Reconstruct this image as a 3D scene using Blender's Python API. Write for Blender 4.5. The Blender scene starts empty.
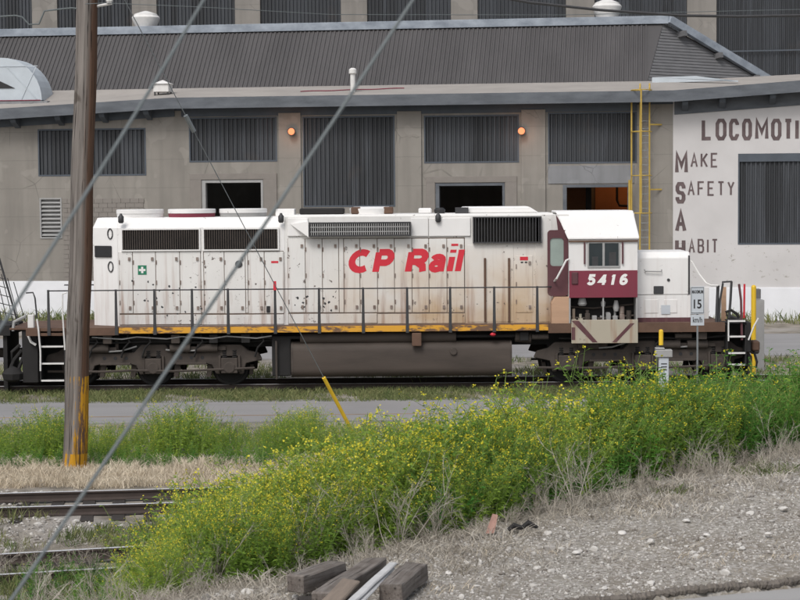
import bpy, bmesh, math, random
import numpy as np
from mathutils import Vector, Matrix
R = math.radians
rnd = random.Random(5)
rng = np.random.default_rng(11)
scene = bpy.context.scene
COL = scene.collection

# ------------------------------------------------------------------ camera
F, H, PITCH, ROLL = 1850.0, 5.5, math.atan(115 / 1850.0), R(0.45)
CAM = Vector((0, -52, H))
f_ = Vector((0, math.cos(PITCH), -math.sin(PITCH)))
r0 = Vector((1, 0, 0)); u0_ = r0.cross(f_)
r_ = r0 * math.cos(ROLL) - u0_ * math.sin(ROLL)
u_ = u0_ * math.cos(ROLL) + r0 * math.sin(ROLL)
cd = bpy.data.cameras.new('camera'); cam = bpy.data.objects.new('camera', cd); COL.objects.link(cam)
M3 = Matrix((r_, u_, -f_)).transposed()
cam.matrix_world = Matrix.Translation(CAM) @ M3.to_4x4()
cd.sensor_width = 36; cd.lens = F / 800 * 36
cd.clip_start = 0.5; cd.clip_end = 3000
cd.dof.use_dof = True; cd.dof.focus_distance = 48; cd.dof.aperture_fstop = 6.5
scene.camera = cam

# ------------------------------------------------------------------ world, sun, exposure
w = bpy.data.worlds.new('World'); scene.world = w; w.use_nodes = True
nt = w.node_tree; nt.nodes.clear()
sky = nt.nodes.new('ShaderNodeTexSky'); sky.sky_type = 'NISHITA'; sky.sun_disc = False
SUN_EL, SUN_AZ = R(52), R(205)
sky.sun_elevation = SUN_EL; sky.sun_rotation = SUN_AZ
sky.air_density = 1.0; sky.dust_density = 4.0; sky.ozone_density = 1.0
hs = nt.nodes.new('ShaderNodeHueSaturation'); hs.inputs['Saturation'].default_value = 0.42
bg = nt.nodes.new('ShaderNodeBackground'); bg.inputs['Strength'].default_value = 0.13
out = nt.nodes.new('ShaderNodeOutputWorld')
nt.links.new(sky.outputs[0], hs.inputs['Color']); nt.links.new(hs.outputs[0], bg.inputs['Color'])
nt.links.new(bg.outputs[0], out.inputs['Surface'])
sl = bpy.data.lights.new('sun', 'SUN'); sl.energy = 1.15; sl.angle = R(18); sl.color = (1, 0.98, 0.95)
so = bpy.data.objects.new('sun', sl); COL.objects.link(so)
sd = Vector((math.sin(SUN_AZ) * math.cos(SUN_EL), math.cos(SUN_AZ) * math.cos(SUN_EL), math.sin(SUN_EL)))
so.rotation_euler = sd.to_track_quat('Z', 'Y').to_euler(); so.location = (0, -20, 40)
vs = scene.view_settings; vs.view_transform = 'Standard'; vs.look = 'None'; vs.exposure = 0.18; vs.gamma = 1

# ------------------------------------------------------------------ helpers
def ray(px, py):
    return r_ * ((px - 400) / F) + u_ * ((300 - py) / F) + f_
def atY(px, py, Y):
    d = ray(px, py); return CAM + d * ((Y - CAM.y) / d.y)
def atZ(px, py, z):
    d = ray(px, py); return CAM + d * ((z - CAM.z) / d.z)

class MB:
    def __init__(s): s.v = []; s.f = []
    def add(s, vs, fs):
        o = len(s.v); s.v += [tuple(p) for p in vs]; s.f += [tuple(i + o for i in q) for q in fs]; return s
    def box(s, x0, x1, y0, y1, z0, z1):
        return s.add([(x0,y0,z0),(x1,y0,z0),(x1,y1,z0),(x0,y1,z0),(x0,y0,z1),(x1,y0,z1),(x1,y1,z1),(x0,y1,z1)],
                     [(0,3,2,1),(4,5,6,7),(0,1,5,4),(1,2,6,5),(2,3,7,6),(3,0,4,7)])
    def obox(s, p, q, wd, ht, roll=0.0):
        """a bar from p to q with rectangular section"""
        p = Vector(p); q = Vector(q); d = (q - p).normalized()
        a = d.cross(Vector((0,0,1)))
        if a.length < 1e-4: a = Vector((1,0,0))
        a.normalize(); b = a.cross(d)
        if roll:
            a, b = a * math.cos(roll) + b * math.sin(roll), b * math.cos(roll) - a * math.sin(roll)
        a *= wd / 2; b *= ht / 2
        return s.add([p-a-b, p+a-b, p+a+b, p-a+b, q-a-b, q+a-b, q+a+b, q-a+b],
                     [(3,2,1,0),(4,5,6,7),(0,1,5,4),(1,2,6,5),(2,3,7,6),(3,0,4,7)])
    def cyl(s, p, q, ra, rb=None, n=12, caps=True):
        if rb is None: rb = ra
        p = Vector(p); q = Vector(q); d = (q - p).normalized()
        a = d.cross(Vector((0,0,1)))
        if a.length < 1e-4: a = Vector((1,0,0))
        a.normalize(); b = a.cross(d)
        vs = []
        for c, rr in ((p, ra), (q, rb)):
            for k in range(n):
                t = 2 * math.pi * k / n; vs.append(c + a * (rr * math.cos(t)) + b * (rr * math.sin(t)))
        fs = [(k, (k+1) % n, n + (k+1) % n, n + k) for k in range(n)]
        if caps: fs += [tuple(range(n-1, -1, -1)), tuple(range(n, 2*n))]
        return s.add(vs, fs)
    def tube(s, pts, r, n=8):
        pts = [Vector(p) for p in pts]; rings = []
        for i, p in enumerate(pts):
            d = (pts[min(i+1, len(pts)-1)] - pts[max(i-1, 0)]).normalized()
            a = d.cross(Vector((0.13, 0.21, 1)).normalized())
            if a.length < 1e-3: a = Vector((1,0,0))
            a.normalize(); b = a.cross(d); rr = r[i] if hasattr(r, '__len__') else r
            rings.append([p + a * (rr*math.cos(2*math.pi*k/n)) + b * (rr*math.sin(2*math.pi*k/n)) for k in range(n)])
        vs = [v for g in rings for v in g]
        fs = [(i*n+k, i*n+(k+1) % n, (i+1)*n+(k+1) % n, (i+1)*n+k) for i in range(len(pts)-1) for k in range(n)]
        fs += [tuple(range(n-1, -1, -1)), tuple(range((len(pts)-1)*n, len(pts)*n))]
        return s.add(vs, fs)
    def prism(s, poly, y0, y1):
        """polygon in xz extruded along y"""
        n = len(poly)
        vs = [(x, y0, z) for x, z in poly] + [(x, y1, z) for x, z in poly]
        fs = [tuple(range(n)), tuple(range(2*n-1, n-1, -1))] + [(i, n+i, n+(i+1) % n, (i+1) % n) for i in range(n)]
        return s.add(vs, fs)
    def prismx(s, poly, x0, x1):
        """polygon in yz extruded along x"""
        n = len(poly)
        vs = [(x0, y, z) for y, z in poly] + [(x1, y, z) for y, z in poly]
        fs = [tuple(range(n)), tuple(range(2*n-1, n-1, -1))] + [(i, n+i, n+(i+1) % n, (i+1) % n) for i in range(n)]
        return s.add(vs, fs)
    def lathe(s, prof, c, n=16, axis='z'):
        vs = []
        for r, h in prof:
            for k in range(n):
                t = 2*math.pi*k/n
                if axis == 'z': vs.append((c[0]+r*math.cos(t), c[1]+r*math.sin(t), c[2]+h))
                elif axis == 'y': vs.append((c[0]+r*math.cos(t), c[1]+h, c[2]+r*math.sin(t)))
                else: vs.append((c[0]+h, c[1]+r*math.cos(t), c[2]+r*math.sin(t)))
        m = len(prof)
        fs = [(i*n+k, i*n+(k+1) % n, (i+1)*n+(k+1) % n, (i+1)*n+k) for i in range(m-1) for k in range(n)]
        fs += [tuple(range(n-1, -1, -1)), tuple(range((m-1)*n, m*n))]
        return s.add(vs, fs)
    def strip(s, pts, wd, y, z0=0, t=0.004, closed=False):
        """mitred painted stroke in the xz plane, facing -y"""
        P = [Vector((a, b)) for a, b in pts]; n = len(P); L = []; Rr = []
        for i in range(n):
            if closed: a = P[i-1]; c = P[(i+1) % n]
            else: a = P[i-1] if i else None; c = P[i+1] if i < n-1 else None
            d1 = (P[i]-a).normalized() if a is not None else None
            d2 = (c-P[i]).normalized() if c is not None else None
            if d1 is None: d1 = d2
            if d2 is None: d2 = d1
            tt = (d1+d2)
            tt = d1 if tt.length < 1e-4 else tt.normalized()
            nn = Vector((-tt.y, tt.x)); k = max(0.45, abs(nn.dot(Vector((-d1.y, d1.x)))))
            L.append(P[i] + nn*wd/2/k); Rr.append(P[i] - nn*wd/2/k)
        rngi = range(n if closed else n-1)
        for i in rngi:
            j = (i+1) % n
            q = [L[i], Rr[i], Rr[j], L[j]]
            s.add([(p.x, y, p.y) for p in q] + [(p.x, y+t, p.y) for p in q],
                  [(0,1,2,3),(7,6,5,4),(0,4,5,1),(1,5,6,2),(2,6,7,3),(3,7,4,0)])
        return s
    def build(s, name, mat, parent=None, bevel=0.0, smooth=False, kind=None, loc=None):
        me = bpy.data.meshes.new(name)
        me.from_pydata(s.v, [], s.f)
        bm = bmesh.new(); bm.from_mesh(me)
        bmesh.ops.recalc_face_normals(bm, faces=bm.faces)
        if bevel:
            ed = [e for e in bm.edges if len(e.link_faces) == 2 and e.calc_face_angle(0) > 0.5]
            bmesh.ops.bevel(bm, geom=ed, offset=bevel, segments=1, affect='EDGES', clamp_overlap=True)
        bm.to_mesh(me); bm.free()
        if smooth:
            me.polygons.foreach_set('use_smooth', [True]*len(me.polygons))
            me.set_sharp_from_angle(angle=R(38))
        for m in (mat if isinstance(mat, (list, tuple)) else [mat]): me.materials.append(m)
        o = bpy.data.objects.new(name, me); COL.objects.link(o)
        if parent: o.parent = parent
        if loc is not None: o.location = loc
        if kind: o['kind'] = kind
        return o

def tag(o, label=None, cat=None, group=None, kind=None):
    if label: o['label'] = label
    if cat: o['category'] = cat
    if group: o['group'] = group
    if kind: o['kind'] = kind
    return o
def empty(name, loc=(0,0,0), rz=0.0):
    o = bpy.data.objects.new(name, None); COL.objects.link(o); o.location = loc; o.rotation_euler = (0,0,rz)
    o.empty_display_size = 0.2; return o
def share(o, name, parent=None, loc=None, rot=None, scale=None):
    c = o.copy(); c.name = name; COL.objects.link(c); c.parent = parent
    if loc is not None: c.location = loc
    if rot is not None: c.rotation_euler = rot
    if scale is not None: c.scale = scale
    return c

def text_mesh(name, body, mat, size, bold=0.0, shear=0.0, spacing=1.0, xscale=1.0, parent=None, loc=(0,0,0), depth=0.002, align='LEFT'):
    cu = bpy.data.curves.new(name, 'FONT'); cu.body = body; cu.size = size; cu.shear = shear
    cu.offset = bold; cu.extrude = depth; cu.space_character = spacing; cu.align_x = align; cu.resolution_u = 4
    to = bpy.data.objects.new(name + '_t', cu); COL.objects.link(to)
    dg = bpy.context.evaluated_depsgraph_get(); dg.update()
    me = bpy.data.meshes.new_from_object(to.evaluated_get(dg))
    bpy.data.objects.remove(to); bpy.data.curves.remove(cu)
    me.name = name; me.materials.clear(); me.materials.append(mat)
    me.transform(Matrix.Diagonal((xscale, 1, 1, 1)))
    me.transform(Matrix.Rotation(R(90), 4, 'X'))
    o = bpy.data.objects.new(name, me); COL.objects.link(o); o.parent = parent; o.location = loc
    return o

# ------------------------------------------------------------------ materials
class NT:
    def __init__(s, name):
        s.m = bpy.data.materials.new(name); s.m.use_nodes = True; s.t = s.m.node_tree; s.t.nodes.clear()
        s.o = s.n('ShaderNodeOutputMaterial'); s.b = s.n('ShaderNodeBsdfPrincipled'); s.l(s.b.outputs[0], s.o.inputs[0])
        s.tc = s.n('ShaderNodeTexCoord'); s.obj = s.tc.outputs['Object']
    def n(s, t, **k):
        x = s.t.nodes.new(t)
        for a, b in k.items(): setattr(x, a, b)
        return x
    def l(s, a, b): s.t.links.new(a, b)
    def map(s, scale, loc=(0,0,0), src=None):
        m = s.n('ShaderNodeMapping'); m.inputs['Scale'].default_value = scale; m.inputs['Location'].default_value = loc
        s.l(src or s.obj, m.inputs[0]); return m.outputs[0]
    def noise(s, scale, detail=4, vec=None, rough=0.55):
        x = s.n('ShaderNodeTexNoise'); x.inputs['Scale'].default_value = scale; x.inputs['Detail'].default_value = detail
        x.inputs['Roughness'].default_value = rough
        s.l(vec or s.obj, x.inputs['Vector']); return x.outputs[0]
    def ramp(s, fac, stops):
        x = s.n('ShaderNodeValToRGB'); e = x.color_ramp.elements
        while len(e) < len(stops): e.new(0.5)
        for k, (p, c) in enumerate(stops):
            e[k].position = p; e[k].color = (*c, 1) if not isinstance(c, (int, float)) else (c, c, c, 1)
        s.l(fac, x.inputs[0]); return x.outputs[0]
    def mix(s, fac, a, b, mode='MIX'):
        x = s.n('ShaderNodeMix', data_type='RGBA', blend_type=mode)
        if isinstance(fac, (int, float)): x.inputs[0].default_value = fac
        else: s.l(fac, x.inputs[0])
        for k, c in ((6, a), (7, b)):
            if isinstance(c, (tuple, list)): x.inputs[k].default_value = (*c, 1)
            else: s.l(c, x.inputs[k])
        return x.outputs[2]
    def math(s, op, a, b=0.0, clamp=False):
        x = s.n('ShaderNodeMath', operation=op); x.use_clamp = clamp
        for k, c in ((0, a), (1, b)):
            if isinstance(c, (int, float)): x.inputs[k].default_value = c
            else: s.l(c, x.inputs[k])
        return x.outputs[0]
    def sep(s, src=None):
        x = s.n('ShaderNodeSeparateXYZ'); s.l(src or s.obj, x.inputs[0]); return x.outputs
    def bump(s, h, strength=0.3, dist=0.02):
        x = s.n('ShaderNodeBump'); x.inputs['Strength'].default_value = strength; x.inputs['Distance'].default_value = dist
        s.l(h, x.inputs['Height']); s.l(x.outputs[0], s.b.inputs['Normal'])
    def done(s, col, rough=0.8, metal=0.0, spec=None):
        if isinstance(col, (tuple, list)): s.b.inputs['Base Color'].default_value = (*col, 1)
        else: s.l(col, s.b.inputs['Base Color'])
        s.b.inputs['Roughness'].default_value = rough; s.b.inputs['Metallic'].default_value = metal
        if spec is not None: s.b.inputs['Specular IOR Level'].default_value = spec
        return s.m
def mul(c, k): return tuple(x*k for x in c)
def simple(name, c, rough=0.8, var=0.25, scale=3.0, bump=0.15, c2=None, metal=0.0, stretch=(1,1,1), bscale=None, spec=None):
    t = NT(name); v = t.map(stretch)
    n1 = t.noise(scale, 5, v); n2 = t.noise(scale*9, 3, v)
    lo = c2 if c2 else mul(c, 1-var)
    col = t.mix(t.ramp(n1, [(0.32, 0), (0.68, 1)]), lo, c)
    col = t.mix(t.math('MULTIPLY', n2, 0.35), col, mul(c, 1+var*0.6))
    if bump: t.bump(t.noise(bscale or scale*14, 3, v), bump, 0.01)
    return t.done(col, rough, metal, spec)
MAT = {}
MAT['concrete'] = None
def concrete(name, c, streak=0.5):
    t = NT(name)
    n1 = t.noise(0.45, 5); n2 = t.noise(4, 4); st = t.noise(1.0, 4, t.map((2.2, 2.2, 0.18)))
    col = t.mix(t.ramp(n1, [(0.3, 0), (0.7, 1)]), mul(c, 0.84), mul(c, 1.1))
    col = t.mix(t.math('MULTIPLY', t.ramp(st, [(0.45, 0), (0.75, 1)]), streak), col, mul(c, 0.55))
    col = t.mix(t.math('MULTIPLY', n2, 0.3), col, mul(c, 0.75))
    x_, y_, z_ = t.sep(); jn = t.math('ABSOLUTE', t.math('SUBTRACT', t.math('FRACT', t.math('MULTIPLY', t.math('ADD', z_, t.math('MULTIPLY', n2, 0.05)), 0.82)), 0.5))
    col = t.mix(t.math('MULTIPLY', t.math('LESS_THAN', jn, 0.012), 0.35), col, mul(c, 0.5))
    vc = t.n('ShaderNodeTexVoronoi', feature='DISTANCE_TO_EDGE'); vc.inputs['Scale'].default_value = 0.55
    t.l(t.mix(0.12, t.obj, t.n('ShaderNodeTexNoise').outputs[1]), vc.inputs['Vector'])
    col = t.mix(t.math('MULTIPLY', t.math('LESS_THAN', vc.outputs['Distance'], 0.006), t.math('MULTIPLY', t.ramp(n1, [(0.5, 0), (0.6, 1)]), 0.45)), col, mul(c, 0.4))
    pt = t.ramp(t.noise(0.9, 2, t.map((1, 1, 0.8), (5, 1, 2))), [(0.60, 0), (0.62, 1)])
    col = t.mix(t.math('MULTIPLY', pt, 0.35), col, mul(c, 1.25))
    t.bump(t.noise(30, 4), 0.2, 0.01)
    return t.done(col, 0.92)
MAT['concrete'] = concrete('concrete_wall', (0.27, 0.252, 0.226))
MAT['concrete_far'] = concrete('concrete_far_wall', (0.25, 0.235, 0.215))
MAT['lintel'] = concrete('grey_lintel', (0.235, 0.24, 0.25))
def white_wall():
    t = NT('white_painted_wall')
    n1 = t.noise(0.6, 5); ch = t.noise(3.2, 6, t.map((1,1,1.6)), 0.7)
    z = t.sep()[2]
    low = t.math('MULTIPLY', t.math('LESS_THAN', z, 3.0), t.math('GREATER_THAN', z, 1.35))
    col = t.mix(t.ramp(n1, [(0.3, 0), (0.7, 1)]), (0.53, 0.515, 0.51), (0.60, 0.585, 0.58))
    chip = t.math('MULTIPLY', t.ramp(ch, [(0.60, 0), (0.65, 1)]), low)
    col = t.mix(chip, col, (0.33, 0.31, 0.28))
    t.bump(t.noise(25, 4), 0.15, 0.01)
    return t.done(col, 0.85)
MAT['white_wall'] = white_wall()
MAT['base_white'] = simple('fresh_white_base_paint', (0.78, 0.79, 0.82), 0.8, 0.08, 1.2, 0.1)
def cladding(name, c, wid=0.76):
    t = NT(name); x_, y_, z_ = t.sep()
    wn = t.n('ShaderNodeTexWhiteNoise', noise_dimensions='1D'); t.l(t.math('FLOOR', t.math('DIVIDE', x_, wid)), wn.inputs['W'])
    col = t.mix(wn.outputs[0], mul(c, 0.62), mul(c, 1.38))
    st = t.noise(1.0, 5, t.map((4, 4, 0.25))); n1 = t.noise(0.7, 4)
    col = t.mix(t.math('MULTIPLY', t.ramp(st, [(0.5, 0), (0.75, 1)]), 0.75), col, mul(c, 2.1))
    col = t.mix(t.math('MULTIPLY', t.ramp(n1, [(0.6, 0), (0.72, 1)]), 0.35), col, (c[0]*2.0, c[1]*1.45, c[2]*1.1))
    return t.done(col, 0.6)
MAT['shutter'] = simple('dark_corrugated_metal', (0.055, 0.06, 0.066), 0.6, 0.25, 0.8, 0.05, stretch=(1,1,0.3))
MAT['shutter_far'] = simple('far_corrugated_metal', (0.04, 0.045, 0.05), 0.65, 0.25, 0.8, 0.05, stretch=(1,1,0.3))
MAT['shutter'] = cladding('dark_corrugated_cladding', (0.040, 0.044, 0.05)); MAT['shutter_far'] = cladding('far_corrugated_cladding', (0.03, 0.034, 0.04))
MAT['mansard'] = simple('brown_grey_corrugated_roof', (0.07, 0.066, 0.067), 0.6, 0.3, 0.8, 0.05, stretch=(1,0.3,0.3))
MAT['fascia'] = simple('faded_blue_fascia', (0.13, 0.143, 0.16), 0.75, 0.4, 1.6, 0.1, c2=(0.07, 0.078, 0.09), stretch=(0.6,1,2))
MAT['fascia_pale'] = simple('peeling_pale_blue_fascia', (0.33, 0.37, 0.42), 0.75, 0.3, 2.2, 0.1, c2=(0.15, 0.175, 0.21), stretch=(0.6,1,1))
MAT['beam'] = simple('dark_blue_beam', (0.085, 0.1, 0.12), 0.8, 0.25, 1.5, 0.1)
MAT['roof_gravel'] = simple('tan_gravel_roof', (0.34, 0.315, 0.29), 0.95, 0.2, 0.8, 0.4)
def letter_mat():
    t = NT('faded_brown_letter_paint'); n = t.noise(2.0, 4); c = t.noise(9.0, 6, None, 0.75)
    col = t.mix(t.ramp(n, [(0.3, 0), (0.7, 1)]), (0.09, 0.064, 0.066), (0.16, 0.122, 0.122))
    col = t.mix(t.math('MULTIPLY', t.ramp(c, [(0.66, 0), (0.72, 1)]), 0.7), col, (0.5, 0.48, 0.47))
    return t.done(col, 0.9)
MAT['letter'] = letter_mat()
MAT['siding'] = simple('grey_wood_siding', (0.15, 0.15, 0.155), 0.85, 0.25, 2.0, 0.1, stretch=(0.2,1,3))
MAT['tin'] = simple('galvanised_tin', (0.50, 0.55, 0.59), 0.55, 0.15, 1.5, 0.05)
MAT['vent_white'] = simple('white_vent_paint', (0.7, 0.69, 0.67), 0.7, 0.15, 4, 0.1)
MAT['vent_grey'] = simple('pale_grey_louvre', (0.34, 0.34, 0.335), 0.7, 0.15, 4, 0.05)
MAT['block'] = simple('grey_block_infill', (0.235, 0.215, 0.195), 0.92, 0.12, 3, 0.2)
MAT['dark'] = simple('dark_interior', (0.03, 0.03, 0.032), 0.9, 0.2, 3, 0.0)
MAT['orange_wall'] = simple('rust_orange_inner_wall', (0.40, 0.18, 0.09), 0.9, 0.2, 1.5, 0.1)
MAT['yellow'] = simple('yellow_safety_paint', (0.52, 0.36, 0.075), 0.6, 0.22, 4, 0.05)
MAT['bright_yellow'] = simple('bright_yellow_sleeve', (0.80, 0.52, 0.03), 0.5, 0.12, 4, 0.05)
MAT['steel_dark'] = simple('dark_steel', (0.045, 0.045, 0.048), 0.55, 0.3, 6, 0.05)
MAT['galv'] = simple('grey_galvanised_wire', (0.22, 0.24, 0.25), 0.5, 0.15, 6, 0.0, metal=0.3)
MAT['cable'] = simple('weathered_cable', (0.13, 0.15, 0.155), 0.6, 0.1, 6, 0.0)
MAT['jamb'] = simple('grimy_door_gap', (0.20, 0.155, 0.125), 0.9, 0.5, 1.5, 0.0)
MAT['latch'] = simple('rusty_latch', (0.30, 0.25, 0.22), 0.8, 0.4, 6, 0.05, c2=(0.10, 0.06, 0.045))
MAT['glass_dark'] = simple('dark_window_glass', (0.03, 0.04, 0.045), 0.08, 0.2, 2, 0.0, spec=0.6)
MAT['glass_pale'] = simple('greenish_window_glass', (0.30, 0.36, 0.33), 0.15, 0.2, 2, 0.0, spec=0.6)
MAT['truck'] = simple('dusty_brown_truck_iron', (0.072, 0.058, 0.049), 0.85, 0.5, 2.5, 0.2)
MAT['tank'] = simple('dusty_tank', (0.072, 0.056, 0.046), 0.75, 0.45, 1.2, 0.1, stretch=(0.4,1,2.5))
MAT['under'] = simple('underframe_black', (0.017, 0.016, 0.016), 0.85, 0.3, 3, 0.1)
MAT['frame_brown'] = simple('rusty_brown_sill', (0.13, 0.075, 0.05), 0.85, 0.4, 2.0, 0.2)
MAT['rail_side'] = simple('rusty_rail', (0.055, 0.04, 0.034), 0.8, 0.3, 4, 0.1)
MAT['rail_top'] = simple('polished_rail_head', (0.55, 0.56, 0.58), 0.35, 0.1, 4, 0.0)
MAT['red'] = simple('red_lettering', (0.62, 0.025, 0.045), 0.6, 0.12, 3, 0.0)
MAT['white_letter'] = simple('white_lettering', (0.8, 0.79, 0.77), 0.6, 0.05, 3, 0.0)
MAT['green'] = simple('green_emblem', (0.015, 0.19, 0.10), 0.6, 0.1, 3, 0.0)
MAT['black'] = simple('black_paint', (0.02, 0.02, 0.022), 0.6, 0.2, 5, 0.0)
MAT['plywood'] = simple('tan_plywood', (0.50, 0.32, 0.21), 0.85, 0.2, 2.0, 0.1, stretch=(0.3,1,3))
MAT['sign_white'] = simple('sign_white', (0.50, 0.54, 0.58), 0.5, 0.06, 3, 0.0)
MAT['old_board'] = simple('white_weathered_board', (0.55, 0.55, 0.55), 0.85, 0.25, 3, 0.3, stretch=(1,1,8))
def paint(name, white, stains, stain_scale=1.0, chips=0.62, rust=(0.25, 0.11, 0.055), tanamt=0.5, gx0=None):
    t = NT(name)
    st = t.noise(1.0, 6, t.map((5.0*stain_scale, 3.0, 0.30)), 0.6)
    big = t.noise(0.55, 4); sp = t.noise(7.0, 5, None, 0.65); sp2 = t.noise(1.1, 3, t.map((1,1,1), (7,3,1)))
    z = t.sep()[2]
    low = t.math('MULTIPLY', t.math('SUBTRACT', 4.0, z), 0.55, True)           # dirt gathers on the lower doors
    col = t.mix(t.ramp(big, [(0.3, 0), (0.7, 1)]), mul(white, 0.9), white)
    if tanamt:
        g = t.math('MULTIPLY', t.ramp(big, [(0.25, 0), (0.52, 1)]), low)
        if gx0 is not None:
            gx = t.math('MULTIPLY', t.math('ADD', t.sep()[0], gx0), 0.35, True)
            g = t.math('MULTIPLY', g, gx)
        col = t.mix(t.math('MULTIPLY', g, tanamt), col, (0.52, 0.385, 0.245))
    s2 = t.math('MULTIPLY', t.ramp(st, [(0.52, 0), (0.70, 1)]), stains)
    col = t.mix(t.math('MULTIPLY', s2, t.math('ADD', t.math('MULTIPLY', low, 0.75), 0.06)), col, rust)
    ch = t.math('MULTIPLY', t.ramp(sp, [(chips, 0), (chips+0.03, 1)]), t.ramp(sp2, [(0.42, 0.0), (0.58, 1)]))
    col = t.mix(ch, col, (0.10, 0.075, 0.065))
    t.bump(t.noise(2.2, 3), 0.25, 0.03)
    return t.done(col, 0.6)
MAT['hood'] = paint('dirty_white_hood_paint', (0.75, 0.74, 0.715), 0.85, 1.0, 0.635, tanamt=0.95, gx0=2.6)
MAT['hood_clean'] = paint('white_roof_paint', (0.80, 0.79, 0.775), 0.35, 1.0, 0.68, tanamt=0.0)
MAT['maroon'] = paint('maroon_paint', (0.205, 0.028, 0.052), 0.3, 1.0, 0.69, rust=(0.12,0.05,0.05), tanamt=0.0)
MAT['maroon_dark'] = paint('dull_maroon_paint', (0.10, 0.035, 0.042), 0.5, 1.0, 0.66, rust=(0.2,0.12,0.1), tanamt=0.0)
MAT['skirt'] = paint('pale_dirty_skirt', (0.36, 0.36, 0.31), 0.8, 1.0, 0.62, tanamt=0.3)
def stripe():
    t = NT('worn_yellow_stripe')
    n = t.noise(2.2, 6, t.map((1,1,3)), 0.7); n2 = t.noise(0.4, 2)
    m = t.ramp(t.math('ADD', t.math('MULTIPLY', n, 0.75), t.math('MULTIPLY', n2, 0.35)), [(0.555, 0), (0.62, 1)])
    col = t.mix(m, (0.66, 0.33, 0.03), (0.15, 0.085, 0.05))
    return t.done(col, 0.7)
MAT['stripe'] = stripe()
def pole_wood():
    t = NT('weathered_pole_wood')
    n = t.noise(1.0, 5, t.map((14, 14, 0.5))); b = t.noise(0.6, 3); x, y, z = t.sep()
    col = t.mix(t.ramp(n, [(0.3, 0), (0.7, 1)]), (0.10, 0.088, 0.08), (0.27, 0.245, 0.225))
    brown = t.ramp(t.math('ADD', t.math('MULTIPLY', x, 2.4), t.math('MULTIPLY', n, 0.55)), [(0.38, 0), (0.62, 1)])
    col = t.mix(t.math('MULTIPLY', brown, 0.85), col, (0.105, 0.052, 0.03))
    pn = t.noise(1.0, 6, t.map((16, 16, 1.6)), 0.75)
    zz = t.math('MULTIPLY', t.math('LESS_THAN', z, 1.92), t.ramp(t.math('ADD', pn, t.math('SUBTRACT', t.math('MULTIPLY', x, 0.40), t.math('MULTIPLY', t.math('GREATER_THAN', z, 0.35), 0.12))), [(0.42, 0), (0.47, 1)]))
    col = t.mix(zz, col, (0.52, 0.27, 0.025))
    ck = t.ramp(t.noise(1.0, 3, t.map((26, 26, 0.55), (2, 5, 1))), [(0.33, 1), (0.39, 0)])
    col = t.mix(t.math('MULTIPLY', ck, 0.85), col, (0.03, 0.025, 0.022))
    kn = t.ramp(t.noise(3.0, 2, t.map((1, 1, 0.7))), [(0.66, 0), (0.72, 1)])
    col = t.mix(t.math('MULTIPLY', kn, 0.6), col, (0.06, 0.045, 0.035))
    t.bump(t.math('SUBTRACT', n, ck), 0.9, 0.025)
    return t.done(col, 0.97, spec=0.15)
MAT['pole'] = pole_wood()
MAT['timber'] = simple('weathered_tie_timber', (0.21, 0.18, 0.16), 0.9, 0.4, 2.2, 0.7, c2=(0.065, 0.052, 0.044), stretch=(9,0.9,9))
def timber_mat():
    t = NT('split_grey_timber')
    g = t.noise(1.0, 6, t.map((22, 1.2, 22)), 0.6); b = t.noise(3.0, 4); cr = t.noise(1.0, 3, t.map((30, 0.9, 30), (3, 1, 2)))
    col = t.mix(t.ramp(g, [(0.3, 0), (0.7, 1)]), (0.085, 0.07, 0.06), (0.25, 0.225, 0.205))
    col = t.mix(t.math('MULTIPLY', t.ramp(b, [(0.42, 0), (0.65, 1)]), 0.6), col, (0.07, 0.052, 0.042))
    ck = t.ramp(cr, [(0.30, 1), (0.37, 0)])
    col = t.mix(ck, col, (0.02, 0.017, 0.015))
    t.bump(t.math('SUBTRACT', g, t.math('MULTIPLY', ck, 1.5)), 0.8, 0.012)
    return t.done(col, 0.9)
MAT['timber'] = timber_mat()
MAT['timber_dark'] = simple('creosoted_tie', (0.04, 0.033, 0.029), 0.9, 0.4, 3.0, 0.4, stretch=(3,3,1))
MAT['plank'] = simple('broken_tan_plank', (0.25, 0.20, 0.16), 0.9, 0.35, 3.0, 0.4, stretch=(6,0.7,6))
def asphalt(name, c):
    t = NT(name)
    n1 = t.noise(0.25, 5); n2 = t.noise(60, 2); n3 = t.noise(1.0, 4, t.map((0.15, 2.0, 1)))
    col = t.mix(t.ramp(n1, [(0.3, 0), (0.7, 1)]), mul(c, 0.85), mul(c, 1.12))
    col = t.mix(t.math('MULTIPLY', t.ramp(n3, [(0.5, 0), (0.7, 1)]), 0.35), col, mul(c, 0.7))
    col = t.mix(t.math('MULTIPLY', n2, 0.35), col, mul(c, 1.5))
    t.bump(n2, 0.3, 0.01)
    return t.done(col, 0.9)
MAT['asphalt'] = asphalt('faded_grey_asphalt', (0.24, 0.235, 0.235))
MAT['asphalt_near'] = asphalt('near_grey_asphalt', (0.29, 0.285, 0.28))
MAT['kerb'] = simple('crumbled_kerb', (0.17, 0.15, 0.13), 0.95, 0.35, 8, 0.6)
MAT['road_line'] = simple('worn_edge_line', (0.30, 0.22, 0.15), 0.9, 0.4, 3, 0.0)
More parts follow.
